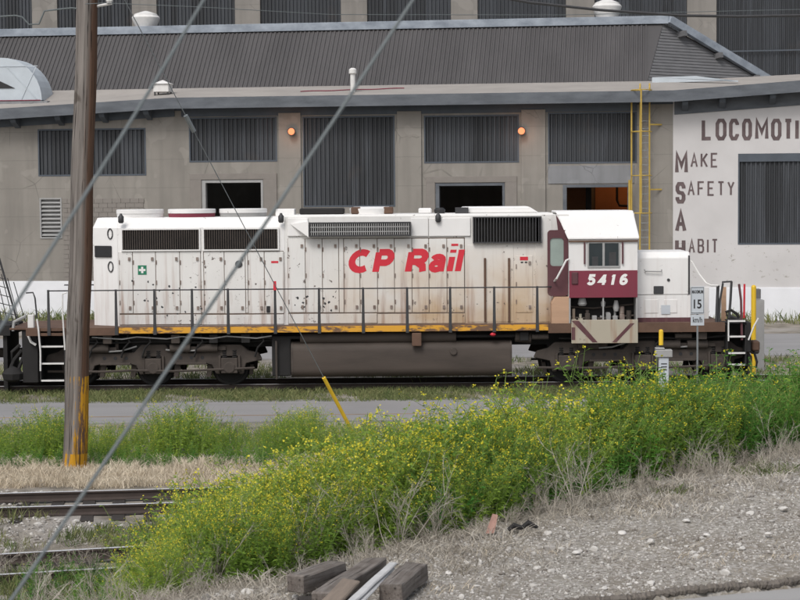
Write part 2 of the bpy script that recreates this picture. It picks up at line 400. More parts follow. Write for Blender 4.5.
def ground_mat():
    t = NT('dirt_and_gravel')
    at = t.n('ShaderNodeAttribute', attribute_name='bank')
    v1 = t.n('ShaderNodeTexVoronoi'); v1.inputs['Scale'].default_value = 22; t.l(t.obj, v1.inputs['Vector'])
    n1 = t.noise(0.7, 5); n2 = t.noise(18, 4)
    gcol = t.mix(t.ramp(n2, [(0.35, 0), (0.7, 1)]), (0.178, 0.162, 0.136), (0.355, 0.333, 0.295))
    gcol = t.mix(t.math('MULTIPLY', t.ramp(n1, [(0.42, 0), (0.60, 1)]), 0.75), gcol, (0.19, 0.165, 0.132))
    hs = t.ramp(v1.outputs['Color'], [(0.55, 0), (0.8, 1)])
    gcol = t.mix(t.math('MULTIPLY', hs, 0.45), gcol, (0.5, 0.48, 0.46))
    dcol = t.mix(t.ramp(t.noise(1.8, 5), [(0.35, 0), (0.65, 1)]), (0.13, 0.115, 0.09), (0.30, 0.265, 0.22))
    dcol = t.mix(t.math('MULTIPLY', t.ramp(t.noise(0.5, 4), [(0.45, 0), (0.6, 1)]), 0.7), dcol, (0.33, 0.31, 0.29))
    col = t.mix(at.outputs['Fac'], dcol, gcol)
    t.bump(t.math('ADD', n2, t.math('MULTIPLY', v1.outputs['Distance'], 0.8)), 0.6, 0.02)
    return t.done(col, 0.95)
MAT['ground'] = ground_mat()
def tinted(name, c_lo, c_hi, rough=0.7, transl=0.25):
    t = NT(name)
    at = t.n('ShaderNodeAttribute', attribute_name='tint')
    col = t.mix(at.outputs['Fac'], c_lo, c_hi)
    t.done(col, rough, spec=0.2)
    if transl:
        tr = t.n('ShaderNodeBsdfTranslucent'); t.l(col, tr.inputs['Color'])
        ms = t.n('ShaderNodeMixShader'); ms.inputs[0].default_value = transl
        t.l(t.b.outputs[0], ms.inputs[1]); t.l(tr.outputs[0], ms.inputs[2]); t.l(ms.outputs[0], t.o.inputs[0])
    return t.m
MAT['leaf'] = tinted('weed_leaf', (0.105, 0.25, 0.042), (0.35, 0.47, 0.07), transl=0.42)
MAT['leaf_blue'] = tinted('deep_green_leaf', (0.055, 0.19, 0.035), (0.14, 0.33, 0.05), transl=0.4)
MAT['flower'] = tinted('yellow_flower', (0.66, 0.58, 0.03), (0.82, 0.74, 0.09), transl=0.35)
MAT['wstem'] = tinted('weed_stem', (0.10, 0.18, 0.045), (0.22, 0.30, 0.08), transl=0)
MAT['dead'] = tinted('dead_grey_stalk', (0.30, 0.268, 0.222), (0.50, 0.46, 0.40), 0.9, 0)
MAT['tan_grass'] = tinted('tan_dry_grass', (0.50, 0.42, 0.31), (0.74, 0.66, 0.53), 0.9, 0.2)
MAT['grass'] = tinted('low_green_grass', (0.10, 0.145, 0.05), (0.26, 0.26, 0.12), 0.85, 0.2)
MAT['stone'] = tinted('pale_stone', (0.17, 0.15, 0.13), (0.62, 0.60, 0.57), 0.9, 0)
def emit(name, c, s):
    t = NT(name); e = t.n('ShaderNodeEmission'); e.inputs[0].default_value = (*c, 1); e.inputs[1].default_value = s
    t.l(e.outputs[0], t.o.inputs[0]); return t.m
MAT['lamp'] = emit('orange_lamp_glow', (1.0, 0.27, 0.12), 1.6)

# ------------------------------------------------------------------ terrain
E0 = np.array((-2.7, -32.0)); E1 = np.array((6.3, -23.0)); ED = (E1-E0)/np.linalg.norm(E1-E0); EN = np.array((-ED[1], ED[0]))
ELEN = float(np.linalg.norm(E1-E0))
def vnoise(x, y, s, seed=0):
    x = np.asarray(x)*s + seed*17.3; y = np.asarray(y)*s + seed*9.1
    return (np.sin(x*1.7+1.3*np.sin(y*1.1)) + np.sin(y*1.9+1.1*np.sin(x*0.8+2)) + 0.5*np.sin(x*3.7+y*2.9))/2.5
KE = [atZ(505, 610, 1.0), atZ(560, 602, 1.0), atZ(640, 593, 1.0), atZ(720, 585, 1.0), atZ(800, 577.5, 1.0), atZ(900, 569, 1.0), atZ(1100, 556, 1.0)]
KX = [-9] + [p.x for p in KE]; KY = [KE[0].y-1.5] + [p.y for p in KE]
def gh(x, y):
    x = np.asarray(x, float); y = np.asarray(y, float)
    s = (x-E0[0])*EN[0] + (y-E0[1])*EN[1]            # >0 beyond the edge (towards the tracks)
    t = ((x-E0[0])*ED[0] + (y-E0[1])*ED[1])/ELEN
    top = 1.0 + 0.35*np.clip(t, 0, 1.2) * np.clip((y+31.5)/4, 0, 1)
    k = np.clip((s+0.2)/3.6, 0, 1); k = k*k*(3-2*k)
    z = top*(1-k) + (-0.2)*k
    fade = np.clip((-17-y)/4, 0, 1)*np.clip((y+31.2)/0.6, 0, 1)
    z = z - 0.16*np.clip((np.interp(x, KX, KY)-y)/0.06, 0, 1)*np.clip((y+60)/5, 0, 1)
    return z + fade*(0.035*vnoise(x, y, 1.1) + 0.02*vnoise(x, y, 3.3, 2)) 
def axis(a, b, st, far):
    l = list(np.arange(a, b+1e-6, st)); d = st
    lo = []; v = a
    while v > -far: d *= 1.45; v -= d; lo.append(v)
    d = st; hi = []; v = b
    while v < far: d *= 1.45; v += d; hi.append(v)
    return np.array(lo[::-1] + l + hi)
gx = axis(-9.5, 9.5, 0.14, 1500); gy = axis(-36, -17, 0.14, 1500)
GX, GY = np.meshgrid(gx, gy); GZ = gh(GX, GY)
nx, ny = len(gx), len(gy)
me = bpy.data.meshes.new('ground')
ii = (np.arange(ny-1)[:, None]*nx + np.arange(nx-1)[None, :]).ravel()
me.from_pydata(np.stack([GX.ravel(), GY.ravel(), GZ.ravel()], 1).tolist(), [], np.stack([ii, ii+1, ii+nx+1, ii+nx], 1).tolist())
sd_ = (GX-E0[0])*EN[0] + (GY-E0[1])*EN[1]
bank = np.clip(1-(sd_+0.6+0.3*vnoise(GX, GY, 1.6, 3))/0.8, 0, 1)
a = me.attributes.new('bank', 'FLOAT', 'POINT'); a.data.foreach_set('value', bank.ravel().astype(np.float32))
me.polygons.foreach_set('use_smooth', [True]*len(me.polygons)); me.materials.append(MAT['ground'])
ground = bpy.data.objects.new('ground', me); COL.objects.link(ground); ground['kind'] = 'structure'

def sheet(name, pts, z, mat, thick=0.05):
    mb = MB(); n = len(pts)
    mb.add([(x, y, z) for x, y in pts] + [(x, y, z-thick) for x, y in pts],
           [tuple(range(n)), tuple(range(2*n-1, n-1, -1))] + [(i, n+i, n+(i+1) % n, (i+1) % n) for i in range(n)])
    o = mb.build(name, mat); o['kind'] = 'structure'; return o
sheet('service_road', [(-60, -8.6), (60, -6.6), (60, -2.35), (-60, -3.8)], -0.165, MAT['asphalt'])
sheet('road_edge_line', [(-60, -7.45), (60, -5.45), (60, -5.33), (-60, -7.33)], -0.161, MAT['road_line'], 0.003)
sheet('yard_road', [(-70, 9.0), (70, 8.0), (70, 16.5), (-70, 18)], -0.165, MAT['asphalt'])
# near road at the bottom right, with its crumbled kerb
kpts = list(zip(KX, KY))
sheet('near_road', [(x, y-0.07) for x, y in kpts] + [(kpts[-1][0], -58), (-9, -58)], 0.90, MAT['asphalt_near'], 0.2)
mb = MB()
kk = [Vector((x, y, 0.975)) for x, y in kpts]
fine = []
for i in range(len(kk)-1):
    for q in range(60): fine.append(kk[i].lerp(kk[i+1], q/60))
fine = [p + Vector((0, rnd.uniform(-.012, .012)+0.02*math.sin(p.x*7), rnd.uniform(-.012, .004)+.012*math.sin(p.x*4.3))) for p in fine]
mb.tube(fine, [0.045+rnd.uniform(-.014, .014) for _ in fine], 7)
o = mb.build('kerb', MAT['kerb'], smooth=False); o['kind'] = 'structure'

# ------------------------------------------------------------------ corrugated sheet
def corrugated(u0, u1, v0, v1, w, depth=0.06, pitch=0.19):
    """trapezoidal sheet in the xz plane at y = w, ribs upright"""
    n = max(2, round((u1-u0)/pitch)); p = (u1-u0)/n; xs = []
    for k in range(n):
        for fr, dd in ((0, 0), (0.38, 0), (0.5, -depth), (0.88, -depth)): xs.append((u0+p*(k+fr), w+dd))
    xs.append((u1, w))
    vs = [(x, y, v0) for x, y in xs] + [(x, y, v1) for x, y in xs]; m = len(xs)
    mb = MB(); mb.add(vs, [(i, i+1, m+i+1, m+i) for i in range(m-1)])
    return mb
def wall_mesh(u0, u1, v0, v1, openings, w0, w1):
    us = sorted({u0, u1, *[a for o in openings for a in o[:2]]}); vs_ = sorted({v0, v1, *[a for o in openings for a in o[2:]]})
    us = [a for a in us if u0 <= a <= u1]; vs_ = [a for a in vs_ if v0 <= a <= v1]
    solid = lambda i, j: 0 <= i < len(us)-1 and 0 <= j < len(vs_)-1 and not any(
        o[0]-1e-6 <= us[i] and us[i+1] <= o[1]+1e-6 and o[2]-1e-6 <= vs_[j] and vs_[j+1] <= o[3]+1e-6 for o in openings)
    mb = MB()
    for i in range(len(us)-1):
        for j in range(len(vs_)-1):
            if not solid(i, j): continue
            a, b, c, d = us[i], us[i+1], vs_[j], vs_[j+1]
            q = [(a,w0,c),(b,w0,c),(b,w0,d),(a,w0,d),(a,w1,c),(b,w1,c),(b,w1,d),(a,w1,d)]
            fs = [(0,1,2,3),(7,6,5,4)]
            if not solid(i-1, j): fs.append((0,3,7,4))
            if not solid(i+1, j): fs.append((1,5,6,2))
            if not solid(i, j-1): fs.append((0,4,5,1))
            if not solid(i, j+1): fs.append((3,2,6,7))
            mb.add(q, fs)
    return mb

# ------------------------------------------------------------------ locomotive shop (the low building)
YAW = R(8.0); SO = Vector((0, 26.4, 0))
su = Vector((math.cos(YAW), -math.sin(YAW), 0)); sw = Vector((math.sin(YAW), math.cos(YAW), 0))
shop = empty('workshop_building', SO, -YAW)
tag(shop, 'long low concrete workshop behind the locomotive with dark corrugated door panels and white lettered end', 'building')
def S(px, py, wv=0.0):
    d = ray(px, py); o = CAM - SO
    t = (wv - o.dot(sw)) / d.dot(sw); p = o + d*t
    return p.dot(su), p.z
def Srect(x0, x1, y0, y1, wv=0.0):
    ym = (y0+y1)/2; xm = (x0+x1)/2
    return S(x0, ym, wv)[0], S(x1, ym, wv)[0], S(xm, y1, wv)[1], S(xm, y0, wv)[1]
GZ0 = -0.25
uL = S(-90, 200)[0]; u187 = S(176, 200)[0]; u672 = S(673, 200)[0]; uR = S(980, 200)[0]
op = {k: Srect(*v) for k, v in dict(
    left=(38, 146, 128.5, 176), vent=(40, 62, 198, 238.5), b1=(189, 277, 117, 162), d1=(203, 264, 180, 330),
    b2=(303, 395, 116, 207), b3=(424, 519, 115, 163), d3=(436, 505, 183, 330), b4=(548, 637, 112, 163.5), d4=(563, 630, 184.5, 330)).items()}
for k in ('d1', 'd3', 'd4'): op[k] = (op[k][0], op[k][1], GZ0-0.1, op[k][3])
TOPV = 8.75
wall_mesh(uL, u672, GZ0, TOPV, [op[k] for k in op], 0.0, 0.3).build('wall', MAT['concrete'], shop)
# upper wedge under the left roof slope
ww = Srect(738, 885, 153, 244.5)
wall_mesh(u672, uR, GZ0, TOPV, [ww], -0.004, 0.3).build('wall', MAT['white_wall'], shop)['label'] = 'white painted wall with brown lettering'
# shutters, each its own sheet with a frame
def shutter(rc, frame=True, wv=0.10, header=0.0):
    a, b, c, d = rc
    o = corrugated(a+0.02, b-0.02, c+0.02, d-0.02-header, wv).build('shutter', MAT['shutter'], shop)
    if frame:
        m = MB(); m.box(a-0.0, a+0.06, -0.012, 0.13, c+.002, d-.002); m.box(b-0.06, b, -0.012, 0.13, c+.002, d-.002); m.box(a+0.06, b-0.06, -0.012, 0.13, c+.002, c+0.07)
        m.box(a+0.06, b-0.06, -0.014, 0.13, d-0.07-header, d-.002)
        m.build('shutter_frame', MAT['beam'], o)
    return o
for k in ('left', 'b1', 'b2', 'b3', 'b4'): shutter(op[k])
shutter(ww, header=0.26)
# grey lintel over the right door, door surrounds
a, b, c, d = Srect(548, 634, 165.5, 184); MB().box(a, b, -0.03, -0.002, c+0.02, d).build('lintel', MAT['lintel'], shop, 0.008)
for k, x0, x1 in (('d1', 190, 277), ('d3', 426, 517)):
    uu = S(x0, 190)[0], S(x1, 190)[0]; o_ = op[k]
    m = MB(); m.box(uu[0], uu[1], -0.05, -0.002, o_[3]+0.02, o_[3]+0.28); m.box(uu[0], o_[0]-0.02, -0.05, -0.002, GZ0, o_[3]+0.02); m.box(o_[1]+0.02, uu[1], -0.05, -0.002, GZ0, o_[3]+0.02)
    m.build('door_surround', MAT['block'], shop, 0.008)
for k in ('d1', 'd3', 'd4'):
    o_ = op[k]; m = MB()
    m.box(o_[0], o_[0]+0.16, -0.02, 0.28, GZ0, o_[3]-0.002); m.box(o_[1]-0.1, o_[1], -0.02, 0.28, GZ0, o_[3]-0.002); m.box(o_[0]+0.16, o_[1]-0.1, -0.02, 0.28, o_[3]-0.12, o_[3]-0.002)
    m.build('door_frame', MAT['vent_grey' if k == 'd1' else 'fascia'], shop, 0.006)
# pilasters between the bays
for x0, x1 in ((277.5, 302.5), (396, 423), (520, 547)):
    a, b, c, d = Srect(x0, x1, 109, 170)
    MB().box(a+0.06, b-0.06, -0.09, -0.002, GZ0, 8.6).build('pilaster', MAT['concrete'], shop, 0.01)
# header beam under the eave; its dark colour also paints the soffit shade
MB().box(u187+0.3, S(637, 110)[0], -0.06, -0.003, 8.49, 8.9).build('header_beam', MAT['beam'], shop)
# block infill in the left wing, drawn as real courses
a, b, c, d = Srect(64, 145, 198, 300)
m = MB(); hh = 0.2; nrow = int((d-c)/hh)
for j in range(nrow):
    z = c + j*hh; x = a - (0.2 if j % 2 else 0)
    while x < b:
        x0, x1 = max(x, a), min(x+0.4, b)
        if x1-x0 > 0.03: m.box(x0+0.006, x1-0.006, -0.035+rnd.uniform(-.003,.003), -0.001, z+0.006, z+hh-0.006)
        x += 0.4
m.build('block', MAT['block'], shop, kind='stuff')
# louvred vent
a, b, c, d = op['vent']
vent = MB().box(a, a+0.06, -0.03, 0.2, c, d).box(b-0.06, b, -0.03, 0.2, c, d).box(a+0.06, b-0.06, -0.03, 0.2, c, c+0.06).box(a+0.06, b-0.06, -0.03, 0.2, d-0.06, d).box(a+.06, b-.06, 0.17, 0.2, c+.06, d-.06).build('louvre_vent', MAT['vent_grey'], shop)
ns = 9
for j in range(ns):
    z = c+0.09 + (d-c-0.18)*(j+0.5)/ns
    MB().prismx([(-0.02, z-0.055), (0.0, z-0.055), (0.13, z+0.05), (0.11, z+0.05)], a+0.06, b-0.06).build('slat', MAT['vent_grey'], vent)
# white base band on both ends
zt = S(760, 287.5)[1]
MB().box(u672+0.01, uR, -0.06, -0.006, GZ0, zt).build('base_band', MAT['base_white'], shop, 0.01)
zt2 = S(35, 281)[1]
MB().box(uL, S(150, 290)[0], -0.06, -0.038, GZ0, zt2).build('base_band', MAT['base_white'], shop, 0.01)
# roof: eave heights
def sz(px, py, wv): return S(px, py, wv)[1]
WE = -0.8
eu = [uL, u187, u672, uR]
slopeL = 0.37/(S(175, 100)[0]-S(0, 100)[0]); slopeR = 0.33/(S(800, 90)[0]-S(672, 90)[0])
eC = sz(400, 95.5, WE)
ez = [eC - slopeL*(u187-uL), eC, eC, eC + slopeR*(uR-u672)]
bz = [9.9, 9.92, 9.92, 10.4]; WB = 3.9
m = MB(); top = []; 
for i in range(4): top += [(eu[i], WE, ez[i]), (eu[i], WB+ (10 if i == 3 else 0), bz[i] + (0.5 if i == 3 else 0)), (eu[i], WB+16, bz[i]+0.2)]
low = [(x, y, z-0.12) for x, y, z in top]
fs = []
for i in range(3):
    for j in range(2):
        p = i*3+j; fs += [(p, p+3, p+4, p+1), (12+p, 12+p+1, 12+p+4, 12+p+3)]
    fs += [(i*3, 12+i*3, 12+i*3+3, i*3+3)]
fs += [(0, 1, 13, 12), (1, 2, 14, 13), (9, 21, 22, 10), (10, 22, 23, 11)]
m.add(top + low, fs); m.build('roof', MAT['roof_gravel'], shop)
for i in range(3):
    m = MB(); wf = WE-0.05
    q = [(eu[i], ez[i]-0.42), (eu[i+1], ez[i+1]-0.42), (eu[i+1], ez[i+1]+0.04), (eu[i], ez[i]+0.04)]
    m.prism(q, wf, WE-0.003); 
    m.prism([(eu[i], ez[i]+0.002), (eu[i+1], ez[i+1]+0.002), (eu[i+1], ez[i+1]+0.05), (eu[i], ez[i]+0.05)], WE+0.0, WE+0.16)
    m.build('fascia', MAT['fascia'], shop)
# sloping wall heads + rafter tails of the two wings
MB().prism([(uL, TOPV-0.45), (u187, TOPV+.0), (u187, ez[1]-0.125), (uL, ez[0]-0.125)], 0.01, 0.29).build('wall_head', MAT['concrete'], shop)
MB().prism([(u672, TOPV), (uR, TOPV), (uR, ez[3]-0.125), (u672, ez[2]-0.125)], -0.003, 0.29).build('wall_head', MAT['white_wall'], shop)
MB().prism([(u187, TOPV), (u672, TOPV), (u672, ez[2]-0.125), (u187, ez[1]-0.125)], -0.002, 0.29).build('wall_head', MAT['beam'], shop)
for px in (18, 62, 106, 150, 685, 722, 772, 820):
    u = S(px, 110)[0]; e = np.interp(u, eu, ez)-0.125
    MB().prismx([(-0.72, e-0.34), (-0.62, e-0.46), (-0.052, e-0.68), (-0.052, e-0.01), (-0.72, e-0.01)], u-0.12, u+0.12).build('rafter', MAT['beam'], shop)
m = MB(); m.prism([(u672+.05, ez[2]-0.92), (uR, ez[3]-0.92), (uR, ez[3]-.3), (u672+.05, ez[2]-.3)], -0.05, -0.006); m.build('header_beam', MAT['fascia'], shop)
m = MB(); m.prism([(uL, ez[0]-0.72), (u187, ez[1]-0.72), (u187, ez[1]-.3), (uL, ez[0]-.3)], -0.05, -0.006); m.build('header_beam', MAT['beam'], shop)  # left header, coloured dark to paint the shade in the gap below the fascia
# side, back walls, floor and inner wall
BW = 19.5
m = MB(); m.box(uL, uL+0.3, 0.31, BW, GZ0, 8.3); m.box(uR-0.3, uR, 0.31, BW, GZ0, 9.7); m.box(uL+0.31, uR-0.31, BW-0.3, BW, GZ0, 9.6)
m.build('outer_wall', MAT['concrete'], shop)
MB().box(uL+0.31, uR-0.31, 0.31, BW-0.31, -0.24, -0.18).build('floor', MAT['dark'], shop)
MB().box(S(566, 200, 9)[0], uR-1, 9.0, 9.2, -0.17, 8.9).build('inner_wall', MAT['orange_wall'], shop)
MB().box(S(588, 200, 4)[0]-0.1, S(588, 200, 4)[0]+0.15, 4.0, 8.99, -0.17, 8.9).build('inner_wall', MAT['dark'], shop)
m = MB(); pu = S(617, 200, 7)[0]; pz = S(617, 200, 7)[1]
m.tube([(pu, 7, 8.8), (pu, 7, pz), (pu+0.1, 7, pz-0.25), (pu+0.9, 7, pz-0.3)], 0.06, 6); m.build('inner_pipe', MAT['dark'], shop)
il = bpy.data.lights.new('inner_lamp', 'POINT'); il.energy = 130; il.color = (1, 0.5, 0.2); il.shadow_soft_size = 0.3
io = bpy.data.objects.new('inner_lamp', il); COL.objects.link(io); io.parent = shop; io.location = (S(622, 200, 6)[0], 6.5, 7.6)
# clerestory roof above: corrugated slope, ridge board, gable
CW0, CW1 = 4.0, 7.0
zc0 = (sz(50, 91, CW0) + sz(640, 84.5, CW0))/2; zc1 = (sz(50, 36, CW1) + sz(640, 23.5, CW1))/2
ua = S(647, 84, CW0)[0]; ub = S(663, 24, CW1)[0]
n = int((ub-uL)/0.2); vs = []; fs = []
sh = ub-ua
for k in range(n+1):
    for fr, dd in ((0, 0), (0.38, 0), (0.5, 1), (0.88, 1)):
        u = ua - (k+1)*0.2 + fr*0.2
        vs += [(u, CW0, zc0 + dd*0.055), (u, CW1, zc1 + dd*0.055)]
vs2 = sorted(set(vs), key=lambda p: (p[0], p[1])); vs2 = [p for p in vs2]
m = MB(); cnt = len(vs2)//2
m.add(vs2, [(2*i, 2*i+2, 2*i+3, 2*i+1) for i in range(cnt-1)])
m.add([(ua-0.04, CW0, zc0), (ua, CW0, zc0), (ub, CW1, zc1), (ua-0.04, CW1, zc1)], [(0, 1, 2, 3)])
m.build('clerestory_roof', MAT['mansard'], shop)
MB().box(uL, ua, CW0-0.06, CW0+0.06, zc0-0.22, zc0+0.03).build('flashing', MAT['lintel'], shop)
mb_ = MB().box(uL, ub+0.25, CW1-0.16, CW1+0.1, zc1-0.02, zc1+0.34).build('ridge_board', MAT['fascia_pale'], shop, 0.01)
gB = S(776, 84, 11.0); Rr = (ub+0.3, CW1, zc1+0.32)
B = (gB[0], 11.0, gB[1])
m = MB()
# rake board from the ridge down to the right
p0 = Vector((ub+0.25, CW1-0.1, zc1+0.18)); p1 = Vector(B)
m.obox(p0, p1, 0.3, 0.34); m.build('rake_board', MAT['fascia_pale'], shop, 0.01)
for fr in (0.12, 0.45, 0.8):
    q = p0.lerp(p1, fr) - Vector((0.1, 0.0, 0.30)); MB().obox(q + Vector((-0.25,0.25,-0.1)), q + Vector((0.25, -0.25, 0.02)), 0.22, 0.24).build('rafter', MAT['siding'], shop)
# gable boards, laid one over another
m = MB(); A = Vector((ua, CW0+0.05, zc0)); Rt = Vector((ub, CW1+0.05, zc1)); Bq = Vector((B[0], 11.0, zc0))
nb = 20
for j in range(nb):
    t0, t1 = j/nb, (j+1)/nb
    l0, l1 = A.lerp(Rt, t0), A.lerp(Rt, t1); q0, q1 = Bq.lerp(Rt, t0), Bq.lerp(Rt, t1)
    nrm = Vector((1, -1, 0)).normalized()*0.03
    m.add([l0+nrm, q0+nrm, q1, l1, l0, q0], [(0, 1, 2, 3), (0, 4, 5, 1)])
m.build('gable_siding', MAT['siding'], shop, kind='stuff')
m = MB(); m.add([(ub, CW1, zc1), (uL, CW1, zc1), (uL, CW1+9, zc0-0.3), (B[0]+0.3, 11.0+3, zc0-0.3), B], [(0, 1, 2, 3, 4)])
m.build('back_slope', MAT['mansard'], shop)
fl = [S(652, 84, 3.3), S(738, 82, 3.3)]
m = MB(); um = S(696, 76, 3.3); za = S(650, 77.5, 3.3)[1]
m.prism([(fl[0][0], 9.8), (fl[1][0], 9.85), (fl[1][0], fl[1][1]), (um[0], um[1]), (fl[0][0], za)], 3.2, 3.4); m.build('flashing', MAT['tin'], shop)
# red hose lying on the roof
h0, h1 = S(300, 95.5, 1.2), S(402, 91.5, 1.4)
def roofz(u, wv): return np.interp(wv, [WE, WB], [eC, 9.92])
hp = [(h0[0] + (h1[0]-h0[0])*k/12, 1.3+0.8*k/12+0.12*math.sin(k*1.3), 0) for k in range(13)]
tag(MB().tube([SO + su*x + sw*y + Vector((0, 0, roofz(x, y)+0.03)) for x, y, z in hp], 0.022, 6).build('hose', MAT['maroon']), 'red hose lying along the gravel roof beside the vent pipe', 'hose')

# letters painted on the white wall
GL = {
 'L': [[(0,1),(0,0),(1,0)]], 'O': [[(.25,0),(.75,0),(1,.18),(1,.82),(.75,1),(.25,1),(0,.82),(0,.18)], 'c'],
 'C': [[(1,.75),(1,.82),(.75,1),(.25,1),(0,.82),(0,.18),(.25,0),(.75,0),(1,.18),(1,.25)]],
 'M': [[(0,0),(0,1),(.5,.35),(1,1),(1,0)]], 'T': [[(0,1),(1,1)],[(.5,1),(.5,0)]], 'I': [[(.5,0),(.5,1)]],
 'V': [[(0,1),(.5,0),(1,1)]], 'E': [[(1,0),(0,0),(0,1),(1,1)],[(0,.52),(.8,.52)]], 'A': [[(0,0),(.5,1),(1,0)],[(.2,.36),(.8,.36)]],
 'K': [[(0,0),(0,1)],[(1,1),(0.05,.42)],[(.3,.58),(1,0)]],
 'S': [[(1,.74),(1,.85),(.78,1),(.22,1),(0,.85),(0,.65),(.22,.52),(.78,.48),(1,.35),(1,.15),(.78,0),(.22,0),(0,.15),(0,.26)]],
 'F': [[(0,0),(0,1),(1,1)],[(0,.52),(.8,.52)]], 'Y': [[(0,1),(.5,.5),(1,1)],[(.5,.5),(.5,0)]], 'H': [[(0,0),(0,1)],[(1,0),(1,1)],[(0,.5),(1,.5)]],
 'B': [[(0,0),(0,1),(.75,1),(.95,.87),(.95,.65),(.75,.53),(0.05,.53)],[(.75,.53),(1,.4),(1,.13),(.75,0),(0,0)]],
 'U': [[(0,1),(0,.18),(.25,0),(.75,0),(1,.18),(1,1)]], 'X': [[(0,0),(1,1)],[(0,1),(1,0)]],
}
def letter(ch, x0, x1, z0, z1, wd, serif=False):
    m = MB(); g = GL[ch]; closed = g[-1] == 'c'
    a0, a1, b0, b1 = x0+wd/2, x1-wd/2, z0+wd/2, z1-wd/2
    for k, pl in enumerate([p for p in g if p != 'c']):
        m.strip([(a0+(a1-a0)*x, b0+(b1-b0)*y) for x, y in pl], wd, -0.014-0.0012*k, t=0.004, closed=closed)
    if serif and ch in 'MAH':
        for (x, y) in ((0,0),(1,0)) + (((0,1),(1,1)) if ch != 'A' else ()):
            xx = a0+(a1-a0)*x; zz = z0 if y == 0 else z1-wd*0.6
            m.strip([(xx-wd*0.9, zz+wd*.3), (xx+wd*0.9, zz+wd*.3)], wd*0.6, -0.018, t=0.003)
    return m.build('letter', MAT['letter'], shop)
for ch, x0, x1 in zip('LOCOMOTIVE', (701.6, 715.5, 729, 742, 755, 771, 783.5, 795, 803, 816.5), (712.5, 726.5, 739, 752, 768.5, 781.5, 793, 799, 814, 826)):
    a, b, c, d = Srect(x0, x1, 118.7, 140.3); letter(ch, a, b, c, d, 0.145)
def word(wd_, x0, x1, y0, y1, t=0.075):
    n = len(wd_); wts = [0.35 if c == 'I' else 1 for c in wd_]; tot = sum(wts) + 0.38*(n-1); x = x0
    for c, k in zip(wd_, wts):
        e = x + (x1-x0)*k/tot; a, b, lo, hi = Srect(x, e, y0, y1); letter(c, a, b, lo, hi, t); x = e + (x1-x0)*0.38/tot
for c, x0, x1, y0, y1 in (('M', 675, 688, 152, 174), ('S', 675.5, 685.5, 182, 203.5), ('A', 675, 686.5, 210, 232.5), ('H', 675, 685.5, 238.5, 260)):
    a, b, lo, hi = Srect(x0, x1, y0, y1); letter(c, a, b, lo, hi, 0.155)
word('AKE', 690.5, 718, 152.8, 167.5); word('AFETY', 687.5, 734.5, 181.2, 195.8); word('ABIT', 688.5, 718, 238.8, 253.2)

# ---- things on the shop
def Sw(px, py, wv):
    u, z = S(px, py, wv); return SO + su*u + sw*wv + Vector((0, 0, z))
def flood(px, py, label):
    p = Sw(px, py, -0.30); e = empty('wall_lamp', p, -YAW)
    MB().lathe([(0.17, -0.05), (0.19, -0.04), (0.15, 0.08), (0.08, 0.16)], (0, 0, 0), 14, 'y').build('lamp_housing', MAT['steel_dark'], e, 0.02)
    MB().lathe([(0.06, -0.10), (0.12, -0.085), (0.14, -0.052)], (0, 0, 0), 14, 'y').build('lamp_lens', MAT['lamp'], e, smooth=True)
    MB().cyl((0, 0.16, 0), (0, 0.298, 0), 0.035).cyl((0, 0.28, 0.0), (0.02, 0.28, 0.65), 0.018, n=6).build('bracket', MAT['steel_dark'], e)
    l = bpy.data.lights.new('wall_lamp_light', 'POINT'); l.energy = 7; l.color = (1, 0.36, 0.12); l.shadow_soft_size = 0.15
    lo = bpy.data.objects.new('wall_lamp_light', l); COL.objects.link(lo); lo.parent = e; lo.location = (0, -0.28, -0.05)
    tag(e, label, 'lamp', 'lit lamps on the workshop wall')
flood(291.5, 131.5, 'glowing orange lamp on the wall between the short shutter and the tall shutter')
flood(521.5, 131, 'glowing orange lamp on the wall right of the middle door, nearer the yellow ladder')
# caged ladder
lad = empty('caged_ladder', SO + su*S(644, 255, -0.35)[0] + Vector((0, 0, 0)) + sw*-0.35, -YAW)
tag(lad, 'yellow caged ladder climbing the workshop wall to the roof', 'ladder')
def lu(px, py): return S(px, py, -0.35)[0]-S(644, 255, -0.35)[0]
ztop = sz(644, 84, -0.35); zcb = sz(640, 213, -0.9); xl, xr = lu(640, 170), lu(649.5, 170)
for x in (xl, xr): MB().tube([(x, 0.0, 0.3), (x, 0.0, ztop-0.15), (x, 0.1, ztop), (x, 0.5, ztop+0.03), (x, 0.9, ztop-0.1), (x, 0.95, 9.5)], 0.035, 6).build('ladder_rail', MAT['yellow'], lad)
r1 = MB().cyl((xl, 0, 0), (xr, 0, 0), 0.012, n=6).build('rung', MAT['galv'], lad, loc=(0, 0, 0.5))
z = 0.85
while z < ztop-0.2: share(r1, 'rung', lad, (0, 0, z)); z += 0.30
def cage_arc(zz):
    xc = (xl+xr)/2; pts = [(xl, 0, zz)]
    for k in range(9):
        t = math.pi*(1+k/8); pts.append((xc-0.14+0.42*math.cos(t), -0.12+0.62*math.sin(t)*1.0, zz))
    pts.append((xr, 0, zz)); return pts
for py in (90, 131.6, 175.5, 213): 
    MB().tube(cage_arc(sz(644, py, -0.6)), 0.022, 6).build('cage_hoop', MAT['yellow'], lad)
for k in (0, 4):
    t = math.pi*(1+k/8); x = (xl+xr)/2-0.14+0.40*math.cos(t); y = -0.12+0.6*math.sin(t)
    MB().cyl((x, y, sz(644, 213, -0.6)), (x, y, sz(644, 90, -0.6)), 0.036, n=6).build('cage_bar', MAT['yellow'], lad)
for py in (124.5, 189.5):
    zz = sz(650, py, -0.3); MB().obox((xr, 0, zz), (xr+0.5, 0.34, zz), 0.03, 0.06).build('wall_bracket', MAT['yellow'], lad)
xx = lu(632, 210); MB().cyl((xx-0.1, -0.1, 0.0), (xx-0.1, -0.1, sz(632, 180, -0.4)), 0.05, n=6).build('downpipe', MAT['yellow'], lad)
